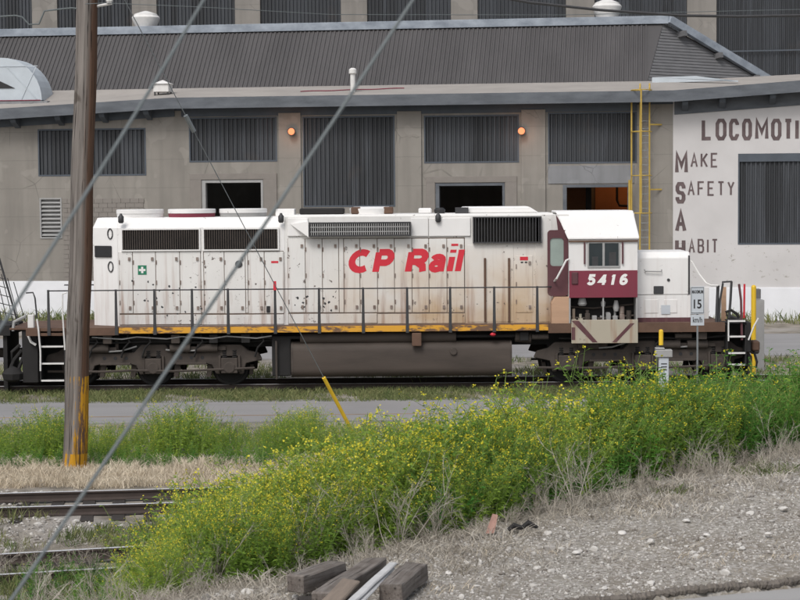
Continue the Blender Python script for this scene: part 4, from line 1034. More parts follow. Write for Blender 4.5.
# open cab door and gusset
dx0, dx1 = LX(547.5, -1.3), LX(568, -1.3); dz0, dz1 = LZ(296, -1.3, 557), LZ(230, -1.3, 557)
gz0, gz1 = LZ(266, -1.3, 557), LZ(238, -1.3, 557); rr = 0.09
def ring(x0, x1, z0, z1, r, n=4):
    pts = []
    for cx, cz, t0 in ((x1-r, z1-r, 0), (x0+r, z1-r, 90), (x0+r, z0+r, 180), (x1-r, z0+r, 270)):
        for k in range(n+1): t = R(t0+90*k/n); pts.append((cx+r*math.cos(t), cz+r*math.sin(t)))
    return pts
oi = ring(dx0+0.07, dx1-0.12, gz0, gz1, rr); oo = ring(dx0, dx1, dz0, dz1, 0.1); n = len(oo)
m = MB(); ya, yb = -1.34, -1.28
m.add([(x, ya, z) for x, z in oo] + [(x, ya, z) for x, z in oi] + [(x, yb, z) for x, z in oo] + [(x, yb, z) for x, z in oi],
      [(i, (i+1) % n, n+(i+1) % n, n+i) for i in range(n)] + [(2*n+i, 3*n+i, 3*n+(i+1) % n, 2*n+(i+1) % n) for i in range(n)] +
      [(i, 2*n+i, 2*n+(i+1) % n, (i+1) % n) for i in range(n)] + [(n+i, n+(i+1) % n, 3*n+(i+1) % n, 3*n+i) for i in range(n)])
cdoor = prt(m, 'cab_door', 'maroon_dark')
prt(MB().prism(oi, -1.315, -1.305), 'door_pane', 'glass_pale', cdoor)
prt(MB().tube([(LX(569,-1.55), -1.53, CZ(259)), (LX(566,-1.55), -1.6, CZ(260)), (LX(563,-1.55), -1.6, CZ(266)), (LX(556.5,-1.55), -1.6, CZ(278)), (LX(555,-1.55), -1.36, CZ(281))], 0.028, 8), 'grab_rail', 'vent_white')
prt(MB().box(LX(541, -1.0), LX(569, -1.0), HY+0.01, 0.9, zb2, LZ(214.5, HY, 553)), 'cab_joint', 'hood')
prt(MB().prism([(LX(556,-1.1), LZ(214.5,-1.1,556)), (LX(569.5,-1.1), LZ(238,-1.1,569)), (LX(559,-1.1), LZ(238,-1.1,560))], -1.14, -1.10), 'cab_gusset', 'maroon_dark')
prt(MB().box(xc+0.002, xk0-0.002, -0.94, 0.94, DZ+.001, zb2-0.002), 'cab_joint', 'maroon_dark')
prt(MB().prism([(LX(551.5,-1.45), DZ+0.001), (LX(569.5,-1.45), DZ+0.001), (LX(569.5,-1.45), LZ(297,-1.45,560)), (LX(555,-1.45), LZ(297,-1.45,560)), (LX(551.5,-1.45), LZ(303,-1.45,560))], -1.46, -1.05), 'step_box', 'plywood', None, 0.008)
# --- short hood (nose)
NY = -0.97
xn0, xn1 = xk1+0.004, LX(690, NY)
zn = LZ(252, NY, 660); znl = LZ(294.5, NY, 660)
nose = prt(MB().prismx([(NY, znl), (NY, zn-0.16), (NY+0.16, zn), (-NY-0.16, zn), (-NY, zn-0.16), (-NY, znl)], xn0, xn1), 'short_hood', 'hood_clean', None, 0.015)
prt(MB().box(xn0, xn1+0.01, NY-0.02, -NY, DZ+0.12, znl-0.012), 'nose_base', 'hood_clean')
prt(MB().box(xn0, xn1+0.02, NY-0.05, -NY, DZ+0.001, DZ+0.118), 'nose_foot', 'maroon_dark')
for a, b in ((644.5, 658), (664, 677)):
    prt(MB().box(LX(a, NY), LX(b, NY), NY-0.035, NY-0.021, LZ(313, NY, 660), LZ(299.5, NY, 660)), 'nose_panel', 'hood_clean', nose, 0.008)
prt(MB().box(LX(653.5, NY), LX(663.5, NY), NY-0.03, NY-0.002, LZ(294, NY, 658), LZ(286, NY, 658)), 'vent_cover', 'steel_dark', nose, 0.015)
prt(MB().box(LX(661, NY), LX(670, NY), NY-0.042, NY-0.036, LZ(314, NY, 665), LZ(305, NY, 665)), 'notice', 'sign_white', nose)
prt(MB().tube([(LX(644.5,NY), NY-.002, LZ(269.5,NY,650)), (LX(645,NY), NY-.07, LZ(271,NY,650)), (LX(661,NY), NY-.07, LZ(271.5,NY,650)), (LX(661.5,NY), NY-.002, LZ(269.8,NY,650))], 0.016, 6), 'grab_handle', 'vent_grey', nose)
prt(MB().lathe([(0.04, -0.02), (0.045, 0)], (LX(668.5,NY), NY-0.001, LZ(280,NY,668)), 8, 'y'), 'latch', 'steel_dark', nose)
prt(MB().cyl((xn1-0.03, NY-0.02, znl), (xn1-0.03, NY-0.02, zn-0.1), 0.025, n=6), 'corner_bar', 'steel_dark', nose)
# --- handrails and stanchions
RY = -1.5
def rz(px): return LZ(290.0-(px-120)*0.0095, RY, px)  if False else LZ(289.5, RY, 330)
zrail = LZ(288.7, RY, 330)
stx = [116, 154.5, 192, 228, 275, 319, 363, 407, 450, 494, 537]
prt(MB().tube([(LX(48, RY), RY, zrail), (LX(116, RY), RY, zrail), (LX(330, RY), RY, zrail), (LX(545, RY), RY, zrail), (LX(553, RY), RY+0.2, zrail)], 0.019, 6), 'handrail', 'steel_dark')
for px in stx + [48.5]:
    x = LX(px, RY); prt(MB().prism([(x-0.045, DZ-0.2), (x+0.045, DZ-0.2), (x+0.03, zrail+0.03), (x-0.03, zrail+0.03)], RY-0.088, RY-0.064 ).cyl((x, RY-0.07, zrail), (x, RY+0.02, zrail), 0.03, n=6), 'stanchion', 'steel_dark')
x = LX(275, RY); prt(MB().box(x-0.04, x+0.04, RY-0.13, RY-0.09, LZ(290, RY, 275), LZ(281, RY, 275)), 'flag_marker', 'red')
# far-side handrail
prt(MB().tube([(LX(48), 1.5, zrail), (LX(545), 1.5, zrail)], 0.019, 6), 'handrail', 'steel_dark')
for px in stx: x = LX(px, RY); prt(MB().prism([(x-0.045, DZ-0.2), (x+0.045, DZ-0.2), (x+0.03, zrail+0.03), (x-0.03, zrail+0.03)], 1.562, 1.586), 'stanchion', 'steel_dark')
# front platform rails
def lp(px, py, Y=-1.3): p = atY(px, py, Y); return (p.x, p.y, p.z)
prt(MB().tube([lp(688, 259.5, -0.9), lp(692, 262, -1.0), lp(699, 274, -1.1), lp(706, 283, -1.3), lp(711, 285.5, -1.4), lp(718, 285.5, -1.4)], 0.026, 6), 'nose_handrail', 'vent_white')
prt(MB().tube([lp(718, 285.5), lp(716.5, 322)], 0.045, 6), 'stanchion', 'steel_dark')
prt(MB().tube([lp(723, 283), lp(720, 300), lp(719, 322)], 0.03, 6), 'stanchion', 'steel_dark')
prt(MB().tube([lp(731.5, 281.5), lp(730.5, 300), lp(729, 318)], 0.035, 6), 'stanchion', 'steel_dark')
prt(MB().tube([lp(722, 282, -1.3), lp(732, 281.5, -1.3)], 0.025, 6), 'handrail', 'steel_dark')
prt(MB().tube([lp(739, 284, -1.4), lp(741, 300, -1.4), lp(742, 340, -1.5)], 0.035, 6), 'grab_rail', 'maroon_dark')
prt(MB().tube([lp(744.5, 284, -0.3), lp(744, 318, -0.3)], 0.03, 6), 'grab_rail', 'red')
prt(MB().box(LX(722.5,-1.0), LX(727,-1.0), -0.9, -0.8, DZ+.001, LZ(287,-.9,725)), 'rail_post', 'plywood')
prt(MB().box(LX(692,-.5), LX(712,-.5), 0.0, 0.1, DZ+.001, LZ(288,-.5,700)), 'headlight_box', 'hood_clean', None, .01)
prt(MB().tube([lp(727, 316), lp(726, 312), lp(731, 310), lp(737, 314), lp(739, 318)], 0.04, 6), 'hose', 'under')
# --- steps
def steps(pxa, pxb, tread_py, base_py, label, sgn):
    a, b = LX(pxa, -1.5, 350), LX(pxb, -1.5, 350)
    st = prt(MB().box(a-0.04, a, -1.52, -0.85, LZ(base_py, -1.5, pxa), DZ-0.065).box(b, b+0.04, -1.52, -0.85, LZ(base_py, -1.5, pxa), DZ-0.065).box(a, b, -0.95, -0.9, LZ(base_py,-1.5,pxa), DZ-0.065), 'step_well', 'under')
    for py in tread_py:
        z = LZ(py, -1.5, (pxa+pxb)/2)
        prt(MB().box(a+0.002, b-0.002, -1.53, -0.96, z-0.03, z), 'step_tread', 'under', st)
        prt(MB().box(a+0.002, b-0.002, -1.555, -1.531, z-0.035, z+0.012), 'tread_edge', 'vent_white', st)
steps(41, 64, (331.5, 346, 363, 380), 381.5, 'rear', -1); steps(728, 745, (320.5, 336, 352.5, 364), 366, 'front', 1)
prt(MB().tube([lp(37, 319, -1.6), lp(38.5, 330, -1.6), lp(40.5, 352, -1.6), lp(40.5, 371, -1.6)], 0.025, 6), 'grab_rail', 'vent_white')
prt(MB().tube([lp(67, 292.5, -1.6), lp(62.5, 294, -1.6), lp(62.5, 312, -1.6), lp(65, 350, -1.6)], 0.022, 6), 'grab_rail', 'vent_white')
prt(MB().tube([lp(26, 293, -1.5), lp(33, 292.5, -1.5), lp(35, 298, -1.5), lp(37, 318, -1.5)], 0.022, 6), 'grab_rail', 'steel_dark')
prt(MB().tube([lp(728.5, 341, -1.6), lp(728.5, 320, -1.6)], 0.022, 6), 'grab_rail', 'vent_white')
prt(MB().tube([lp(748.5, 340, -1.6), lp(754, 326, -1.6), lp(758.5, 318, -1.6)], 0.022, 6), 'grab_rail', 'vent_white')
# end plates, plows, couplers
xe = LX(746, -1.5, 350)
prt(MB().box(LX(746.5,-1.5,350), LX(751,-1.5,350), -1.5, 1.5, LZ(352,-1.5,745), DZ), 'end_plate', 'under', None, .01)
prt(MB().prismx([(-1.4, 0.12), (1.4, 0.12), (1.4, 0.75), (-1.4, 0.75)], LX(748,-1.5,350), LX(753,-1.5,350)), 'pilot', 'under', None, 0.02)
prt(MB().box(LX(751,-1.2,350), LX(759,-1.2,350), -1.35, -1.05, LZ(351,-1.3,750), LZ(341,-1.3,750)), 'buffer', 'frame_brown', None, 0.04)
m = MB().box(LX(745,0), LX(754,0), -0.12, 0.12, 0.74, 1.0).box(LX(750,0), LX(758.5,0), -0.2, 0.18, 0.68, 1.05); prt(m, 'coupler', 'truck', None, 0.04)
prt(MB().tube([lp(749, 345, -1.2), lp(754, 352, -1.25), lp(757, 362, -1.3), lp(756, 368, -1.3)], 0.035, 6), 'air_hose', 'under')
xe0 = LX(39, -1.5, 350)
prt(MB().box(LX(22,-1.3,350), LX(38,-1.3,350), -1.3, 1.3, 0.14, DZ-0.07), 'end_plate', 'under', None, .02)
prt(MB().box(LX(10,-1.3,350), LX(40,-1.3,350), -1.35, 1.35, DZ-0.06, DZ-0.005), 'rear_deck', 'frame_brown', None, .01)
prt(MB().box(LX(27,-1.35,310), LX(33,-1.35,310), -1.3, -1.1, DZ-.06, LZ(315,-1.3,30)), 'rail_post', 'vent_white', None, .01)
prt(MB().tube([lp(13, 331, -1.3), lp(14, 322, -1.3), lp(20, 319, -1.3), lp(26, 316, -1.3)], 0.045, 6), 'cable', 'vent_grey')
prt(MB().tube([lp(28, 335, -1.36), lp(31, 342, -1.36), lp(36, 345, -1.36)], 0.04, 6), 'uncoupling_lever', 'vent_white')
m = MB().box(LX(-12,0), LX(22,0), -0.13, 0.13, 0.74, 1.0).box(LX(-20,0), LX(-8,0), -0.2, 0.2, 0.66, 1.06); prt(m, 'coupler', 'truck', None, 0.04)
for q in (((20, 345), (12, 352), (12, 366), (18, 378)), ((22, 350), (14, 360), (9, 372), (4, 378)), ((24, 355), (19, 368), (22, 380))):
    prt(MB().tube([lp(x, y, -1.2) for x, y in q], 0.05, 6), 'air_hose', 'under')
prt(MB().lathe([(0.1, 0), (0.26, 0.08), (0.30, 0.24), (0.18, 0.36), (0.06, 0.42)], lp(13, 382, -1.25), 9), 'hose_bundle', 'under', None, 0, True)
# --- fuel tank and reservoir
tx0, tx1 = LX(292, -1.3, 358), LX(511, -1.3, 358); tz0, tz1 = LZ(377, -1.4, 400), LZ(344, -1.4, 400)
sec = ring(-1.42, 1.42, tz0, tz1+0.06, 0.24, 5)
prt(MB().prismx(sec, tx0, tx1), 'fuel_tank', 'tank', None, 0.0, True)
prt(MB().prismx(ring(-1.43, 1.43, tz0-.004, tz1+.064, .24, 5), tx0-0.02, tx0+0.03).prismx(ring(-1.43, 1.43, tz0-.004, tz1+.064, .24, 5), tx1-0.03, tx1+0.02), 'tank_band', 'truck')
prt(MB().cyl((LX(300,-1.35,337), -1.2, LZ(337.5,-1.2,380)), (LX(456,-1.35,337), -1.2, LZ(337,-1.2,380)), 0.165, n=14), 'air_reservoir', 'tank', None, 0, True)
prt(MB().box(LX(411.5,-1.5), LX(421,-1.5), -1.58, -1.45, LZ(346,-1.5,416), DZ-.21), 'fuel_gauge', 'frame_brown', None, .015)
prt(MB().lathe([(0.09, -0.05), (0.1, -0.02), (0.1, 0.02)], (LX(453.5,-1.43,352), -1.42, LZ(351.5,-1.43,453)), 12, 'y'), 'filler_cap', 'truck')
prt(MB().lathe([(0.05, -0.04), (0.09, 0), (0.05, 0.05)], lp(493, 334.5, -1.5), 8), 'drain_cock', 'red')
prt(MB().cyl(lp(515, 337, -1.2), lp(531, 338, -1.2), 0.14, n=12), 'sand_trap', 'truck', None, 0, True)
prt(MB().box(LX(271,-1.3), LX(290,-1.3), -1.3, 1.3, LZ(376,-1.3,280), DZ-.3), 'battery_box', 'under', None, .02)
prt(MB().cyl((LX(275.5,-1.4), -1.4, LZ(379,-1.4,275)), (LX(275.5,-1.4), -1.4, LZ(341,-1.4,275)), 0.03, n=6), 'drain_pipe', 'truck')
# --- trucks
def wheel_mb():
    m = MB(); m.lathe([(0.12, -0.10), (0.16, -0.095), (0.20, -0.05), (0.42, -0.045), (0.44, -0.07), (0.508, -0.07), (0.512, 0.03), (0.545, 0.04), (0.545, 0.07), (0.3, 0.07)], (0,0,0), 28, 'y'); return m
wheel0 = None
def bogie(cx):
    global wheel0
    b = empty('bogie', (cx, 0, 0)); b.parent = loco
    AX = (-2.1, 0, 2.1)
    for s in (-1, 1):
        for a_ in AX:
            if wheel0 is None:
                wheel0 = prt(wheel_mb(), 'wheel', 'under', b, 0, True); wheel0.location = (a_, -0.76, 0.51)
            else: share(wheel0, 'wheel', b, (a_, s*0.76, 0.51), (0, 0, 0 if s < 0 else math.pi))
        top_ = [(-3.0, 0.72), (-2.92, 0.90), (-2.62, 0.98), (-2.42, 1.14), (-1.82, 1.14)]
        for k, c in enumerate((-1.05, 1.05)):
            top_ += [(c-0.52, 0.94), (c, 0.92), (c+0.52, 0.94)]
            if k == 0: top_ += [(-0.33, 1.16), (0.33, 1.16)]
        top_ += [(1.82, 1.14), (2.42, 1.14), (2.62, 0.98), (2.92, 0.90), (3.0, 0.72)]
        bot = [(2.72, 0.66), (2.55, 0.62), (2.48, 0.33), (2.36, 0.33), (2.34, 0.82), (1.86, 0.82), (1.84, 0.33), (1.72, 0.33), (1.62, 0.58), (1.4, 0.63), (0.7, 0.63), (0.48, 0.58), (0.38, 0.33), (0.26, 0.33), (0.24, 0.82)]
        bot = bot + [(-x, z) for x, z in bot[::-1]]
        sf = prt(MB().prism((top_ + bot)[::-1], s*1.08-0.075, s*1.08+0.075), 'side_frame', 'truck', b, 0.018)
        Yf = s*1.155+s*0.006
        m = MB()
        for c in (-1.05, 1.05):
            for dx in (-0.3, 0, 0.3): m.lathe([(0.05, 0), (0.052, 0.004)], (c+dx, min(Yf, Yf-s*.004), 0.79), 10, 'y')
        prt(m, 'frame_holes', 'black', b, kind='stuff')
        for a_ in AX:
            jb = MB().box(a_-0.225, a_+0.225, s*1.15-0.12, s*1.15+0.12, 0.36, 0.78).lathe([(0.15, -0.02), (0.17, 0.0), (0.15, 0.02)], (a_, s*1.28, 0.52), 12, 'y')
            prt(jb, 'journal_box', 'truck', b, 0.02)
            m = MB()
            for k in (-1, 1): 
                for q in range(4): m.lathe([(0.075, 0), (0.085, 0.02), (0.075, 0.04)], (a_+k*0.14, s*1.10, 0.785+q*0.055), 8)
            prt(m, 'journal_spring', 'under', b)
        for c in (-1.5, 0.75, 1.5):
            prt(MB().cyl((c-0.28, s*1.2, 1.06), (c+0.28, s*1.2, 1.06), 0.12, n=12).box(c+0.28, c+0.5, s*1.2-0.03, s*1.2+0.03, 1.0, 1.1), 'brake_cylinder', 'truck', b, 0, True)
        prt(MB().tube([(-2.9, s*1.25, 0.45), (-1.4, s*1.27, 0.43), (-0.6, s*1.27, 0.46), (0.6, s*1.27, 0.43), (1.5, s*1.27, 0.46), (2.8, s*1.25, 0.5)], 0.035, 6), 'brake_rod', 'truck', b)
        for c in (-1.45, -0.6, 0.6, 1.5): prt(MB().prism([(c-0.06, 0.25), (c+0.06, 0.25), (c+0.14, 0.62), (c-0.02, 0.62)], s*0.98-0.05, s*0.98+0.05), 'brake_hanger', 'truck', b)
        for a_ in AX:
            for k in (-1, 1):
                prt(MB().prism([(a_+k*.56-.05, .28), (a_+k*.56+.05, .28), (a_+k*.60+.04, .56), (a_+k*.60-.06, .56)], s*.80-.06, s*.80+.06), 'brake_shoe', 'truck', b)
            m = MB().box(a_-.30, a_-.235, s*1.13-.10, s*1.13+.10, .40, .84).box(a_+.235, a_+.30, s*1.13-.10, s*1.13+.10, .40, .84)
            prt(m, 'pedestal_liner', 'truck', b, .008, kind='stuff')
        for c in (-1.05, 1.05):
            prt(MB().box(c-.42, c+.42, s*1.12-.09, s*1.12+.09, .60, .66), 'frame_flange', 'truck', b, .01)
            prt(MB().tube([(c-.7, s*1.2, 1.02), (c-.3, s*1.23, .97), (c+.2, s*1.23, 1.0), (c+.6, s*1.2, 1.12)], .022, 5), 'brake_pipe', 'vent_grey', b)
        prt(MB().tube([(-2.3, s*1.22, 1.26), (-1.1, s*1.22, 1.22), (0.2, s*1.22, 1.27), (1.2, s*1.22, 1.21), (2.5, s*1.22, 1.3)], 0.03, 6), 'brake_pipe', 'under', b)
        prt(MB().cyl((0.9, s*1.1, 0.95), (1.05, s*1.22, 1.38), 0.07, n=8), 'damper', 'truck', b, 0, True)
        prt(MB().cyl((-1.0, s*1.1, 0.95), (-1.0, s*1.18, 1.38), 0.05, n=8), 'damper', 'truck', b, 0, True)
    for a_ in AX: prt(MB().cyl((a_, -0.9, 0.51), (a_, 0.9, 0.51), 0.09, n=10), 'axle', 'under', b)
    prt(MB().box(-2.5, 2.5, -0.6, 0.6, 0.55, 1.15), 'traction_motor', 'under', b)
    prt(MB().box(-0.6, 0.6, -1.05, 1.05, 0.95, 1.36), 'bolster', 'under', b)
    return b
for px in (96, 108, 128, 149, 176, 201, 214, 246, 262, 524, 541, 660, 684, 702):
    x = LX(px, -1.3, 345); k = rnd.random()
    if k < .4: prt(MB().box(x-.12, x+.12, -1.42, -1.2, DZ-.46, DZ-.215), 'equipment_box', rnd.choice(['truck', 'under', 'tank']), None, .015)
    elif k < .7: prt(MB().tube([(x, -1.35, DZ-.215), (x+.05, -1.37, DZ-.42), (x-.12, -1.3, DZ-.6), (x-.2, -1.25, DZ-.85)], .03, 6), 'sand_hose', 'under', None, 0, True)
    else: prt(MB().cyl((x-.25, -1.33, DZ-.36), (x+.2, -1.33, DZ-.36), .075, n=10), 'small_reservoir', 'truck', None, 0, True)
prt(MB().tube([(LX(91,-1.4), -1.42, DZ-.27)] + [(LX(91+k*15,-1.4), -1.42, DZ-.27-.03*(k % 3)) for k in range(1, 13)], .018, 5), 'conduit', 'vent_grey')
bogie(LX(155, -0.85, 365)); bogie(LX(641, -0.85, 365))

# ------------------------------------------------------------------ neighbour stock at the far left: steel lattice
lat = empty('steel_lattice', atZ(-8, 330, 0)*1.0); lp0 = atY(-8, 318, -0.5); lat.location = (lp0.x, -0.5, 0)
m = MB(); z0l, z1l = LZ(325,-.5,0), LZ(240,-.5,0)
xq = lambda px: LX(px, -0.5, 300)-lp0.x
m.cyl((xq(0), 0, LZ(258,-.5,0)), (xq(18), 0, LZ(325,-.5,10)), 0.03, n=6).cyl((xq(-20), 0, z1l), (xq(-20), 0, 1.0), 0.03, n=6)
m.build('lattice_leg', MAT['steel_dark'], lat)
for k in range(7):
    py = 268+k*9; MB().cyl((xq(-20), 0, LZ(py-6,-.5,0)), (xq(2+k*2.4), 0, LZ(py+2,-.5,0)), 0.013, n=5).build('lattice_bar', MAT['steel_dark'], lat)
for k in range(6):
    px = -16+k*6; MB().cyl((xq(px), 0, LZ(262+k*4,-.5,0)), (xq(px+11), 0, LZ(322,-.5,0)), 0.013, n=5).build('lattice_bar', MAT['steel_dark'], lat)
MB().box(xq(-30), xq(14), -0.6, 1.2, LZ(334,-.5,0), LZ(324,-.5,0)).build('platform', MAT['under'], lat)
for x_ in (-26, 6): MB().box(xq(x_), xq(x_+4), -.5, 1.1, -0.2, LZ(334.2,-.5,0)).build('platform_leg', MAT['under'], lat)
tag(lat, 'dark steel lattice frame on a platform at the left edge behind the locomotive coupler', 'frame')

# ------------------------------------------------------------------ pole, guy, wires, signs
pb_ = atZ(74.5, 470, -0.2); Yp = pb_.y
ptop = atY(91, -130, Yp+0.1); pole = empty('utility_pole', pb_)
ax = (ptop-pb_); plen = ax.length
nseg = 24
sc = (atY(84.5, 470, Yp)-atY(64, 470, Yp)).length
sh_ = MB().tube([(0.012*math.sin(k*0.9), 0.01*math.cos(k*0.7), -0.15 if k == 0 else plen*k/nseg) for k in range(nseg+1)], [sc*0.59 - (sc*0.10)*k/nseg for k in range(nseg+1)], 24).build('pole_shaft', MAT['pole'], pole, smooth=True)
sh_.rotation_mode = 'QUATERNION'; sh_.rotation_quaternion = ax.to_track_quat('Z', 'X')
sh_.rotation_quaternion = Vector((0,0,1)).rotation_difference(ax.normalized())
zat = lambda py: (atY(80, py, Yp).z-pb_.z)
def paxis(py): return ax*((zat(py))/ax.z)
q = paxis(6); MB().cyl(q + Vector((0.2, 0, 0)), q + Vector((0.5, -0.05, 0.05)), 0.03, n=6).lathe([(0.05, 0), (0.07, 0.05), (0.05, 0.1)], q + Vector((0.45, -0.05, 0.05)), 8).build('insulator', MAT['vent_white'], pole)
tag(pole, 'tall weathered wooden utility pole with flaking yellow paint round its foot', 'pole')
# guy wire with the yellow guard
ga = atZ(353, 433, -0.2); gt = atY(93, -60, Yp+0.1)
gv = gt-ga; guy = empty('guy_wire', ga)
MB().cyl((0,0,0), gv, 0.009, n=6).build('wire', MAT['galv'], guy)
s0, s1 = gv*0.0, gv*((433-370)/(433+60))
MB().cyl(s0, s1, 0.045, 0.045, n=10).build('guard_sleeve', MAT['bright_yellow'], guy, smooth=True)
q = gv*((433-107)/(433+60)); MB().cyl(q-gv.normalized()*0.2, q+gv.normalized()*0.2, 0.05, n=8).build('insulator', MAT['galv'], guy, smooth=True)
tag(guy, 'thin guy wire running down from the wooden pole to a yellow guard sleeve', 'guy wire')
# heavy cables crossing close to the camera
def near_cable(pa, ya, pb, yb, label):
    A = atY(*pa, ya); Bp = atY(*pb, yb); A2 = A + (A-Bp)*0.12; B2 = Bp + (Bp-A)*0.4
    o = MB().tube([A2.lerp(B2, k/10) - Vector((0,0,0.02*math.sin(math.pi*k/10))) for k in range(11)], 0.0056, 8).build('slanting_cable', MAT['cable'], smooth=True)
    tag(o, label, 'cable', 'grey cables crossing close in front')
near_cable((10, 600), -46.6, (410, 0), -46.0, 'thick grey cable slanting from the lower left corner up past the red lettering')
near_cable((14, 305), -46.6, (201, 0), -46.0, 'thick grey cable slanting across the upper left in front of the wooden pole')
# overhead wires
def wire(name, pts, r, label, mt='cable'):
    o = MB().tube(pts, r, 6).build(name, MAT[mt], smooth=True); return tag(o, label, 'wire')
W = lambda px, py, Y: atY(px, py, Y)
wire('overhead_wire', [W(-20, 18, Yp), W(15, 15.5, Yp), W(22, 17, Yp), W(29, 24.5, Yp), W(39, 24, Yp), W(44.5, 11, Yp), W(57, 9.5, Yp), W(72, 8, Yp), W(80, 9, Yp)], 0.016, 'kinked wire with small clips running left from the wooden pole')
cl = None
wire('overhead_wire', [W(85, 4, Yp-.2), W(105, 3, Yp-.2), W(200, 7, Yp-.2), W(330, 14.5, Yp+1), W(560, 15, Yp+3), W(860, 8, Yp+6)], 0.007, 'thin sagging wire running right from the top of the wooden pole')
wire('overhead_cable', [W(470, -8, -20), W(530, 2.5, -20), W(600, 10, -20), W(680, 15.5, -20), W(740, 16.5, -20), W(860, 14.5, -20)], 0.024, 'thick black overhead cable crossing the upper right corner', 'steel_dark')
# speed sign
Y = -7.6; b = atY(697.5, 380, Y); e = empty('speed_sign', (b.x, Y, -0.2))
sx0, sx1 = atY(690.8, 300, Y).x-b.x, atY(704.2, 300, Y).x-b.x; z_ = lambda py: atY(697, py, Y).z+0.2
MB().box(-0.02, 0.02, 0.012, 0.05, 0, z_(288)).build('post', MAT['galv'], e)
pan = MB().box(sx0, sx1, -0.004, 0.01, z_(314), z_(286.5)).build('sign_panel', MAT['sign_white'], e, 0.003)
pan2 = MB().box(sx0, sx1, -0.004, 0.01, z_(325.5), z_(315)).build('sign_panel', MAT['sign_white'], e, 0.003)
fit_text('numeral', '15', MAT['black'], sx0*0.58, sx1*0.58, z_(308.5), z_(299.5), -0.0075, 0.02, 0, pan)
fit_text('word', 'MAXIMUM', MAT['black'], sx0*0.82, sx1*0.82, z_(293.5), z_(290), -0.0075, 0.02, 0, pan)
fit_text('unit', 'km/h', MAT['black'], sx0*0.7, sx1*0.7, z_(322.5), z_(317), -0.0075, 0.01, 0, pan2)
m = MB().box(sx0+.01, sx1-.01, -0.0064, -0.0042, z_(287.8), z_(287.3)).box(sx0+.01, sx1-.01, -0.0064, -0.0042, z_(313.2), z_(312.7)).box(sx0+.01, sx0+.018, -0.0064, -0.0042, z_(312.7), z_(287.8)).box(sx1-.018, sx1-.01, -0.0064, -0.0042, z_(312.7), z_(287.8)); m.build('sign_border', MAT['black'], pan)
tag(e, 'white 15 km/h speed limit sign on a thin post before the locomotive nose', 'sign')
# cable marker pedestal
Y = -8.0; b = atY(663.5, 380, Y); e = empty('marker_post', (b.x, Y, -0.2)); z_ = lambda py: atY(663, py, Y).z+0.2
MB().cyl((-0.06, 0, z_(345)), (-0.06, 0, z_(331.5)), 0.055, n=12).lathe([(0.055, 0), (0.05, 0.03), (0.02, 0.05)], (-0.06, 0, z_(331.5)), 12).build('yellow_cap', MAT['bright_yellow'], e, smooth=True)
MB().box(-0.2, 0.2, -0.12, 0.12, z_(357), z_(349.5)).box(-0.2, 0.02, -0.10, 0.12, z_(349.4), z_(347.5)).build('junction_box', MAT['vent_grey'], e, 0.015)
MB().box(-0.115, 0.115, -0.08, 0.08, 0, z_(357.2)).build('post', MAT['sign_white'], e, 0.01)
m = MB()
for k in range(3): m.box(-0.07, 0.07, -0.086, -0.081, z_(364+k*3), z_(363+k*3))
m.build('print_lines', MAT['steel_dark'], e)
tag(e, 'short white utility marker post with grey box and yellow top', 'marker post')
# yellow bollard with a grey panel behind the locomotive's front
Y = 2.6; b = atY(753.5, 335, Y); e = empty('bollard', (b.x, Y, -0.2)); z_ = lambda py: atY(753, py, Y).z+0.2
MB().cyl((0, 0, 0), (0, 0, z_(287)), 0.075, n=12).lathe([(0.075, 0), (0.06, 0.04), (0.02, 0.06)], (0, 0, z_(287)), 12).build('post', MAT['bright_yellow'], e, smooth=True)
tag(e, 'yellow steel bollard standing at the right end of the locomotive', 'bollard')
b = atY(759, 330, 3.6); e = empty('utility_cabinet', (b.x, 3.6, -0.2)); z_ = lambda py: atY(759, py, 3.6).z+0.2
MB().box(-0.12, 0.16, 0, 0.3, 0, z_(300)).build('cabinet_body', MAT['vent_grey'], e, 0.01)
MB().box(-0.14, 0.05, -0.02, 0.3, z_(299), z_(289)).build('cabinet_head', MAT['siding'], e, 0.01)
tag(e, 'narrow grey utility cabinet just right of the yellow bollard', 'cabinet')

# ------------------------------------------------------------------ timbers and rubbish on the bank
def timber(name, pn, pf, zt, wd, ht, mat, label, group=None, cat='timber', tilt=0.0, zt2=None):
    A = atZ(*pn, zt); Bq = atZ(*pf, zt2 if zt2 else zt); d = Bq-A; L = d.length
    o = MB().box(-wd/2, wd/2, 0, L, -ht, 0)
    ob = o.build(name, MAT[mat], bevel=0.012)
    bm = bmesh.new(); bm.from_mesh(ob.data); bmesh.ops.subdivide_edges(bm, edges=[e for e in bm.edges if e.calc_length() > L*0.6], cuts=7)
    for v in bm.verts:
        v.co.x += min(0.006, wd*0.03)*math.sin(v.co.y*5+v.co.z*20); v.co.z += min(0.006, ht*0.04)*math.sin(v.co.y*6+v.co.x*25+1)
    for v in bm.verts:
        if v.co.y < 0.02 or v.co.y > L-0.02: v.co += Vector((rnd.uniform(-1, 1)*wd*.03, rnd.uniform(-1, 1)*wd*.07, rnd.uniform(-1, 1)*ht*.05))
    bm.to_mesh(ob.data); bm.free()
    ob.location = A; ob.rotation_euler = (math.atan2(d.z, math.hypot(d.x, d.y)), tilt, math.atan2(d.y, d.x)-math.pi/2)
    return tag(ob, label, cat, group)
g_ = 'old sleepers dumped on the bank'
timber('old_sleeper', (296, 575), (338, 561), 1.30, 0.235, 0.19, 'timber', 'old sleeper with a black squared end, leftmost of the dumped timbers', g_)
timber('old_sleeper', (322, 592), (377, 557.5), 1.24, 0.24, 0.19, 'timber', 'long grey sleeper in the middle of the dumped timbers, running under the broken plank', g_)
timber('old_sleeper', (390, 584), (417, 562), 1.25, 0.26, 0.2, 'timber', 'thick short sleeper, rightmost of the dumped timbers', g_)
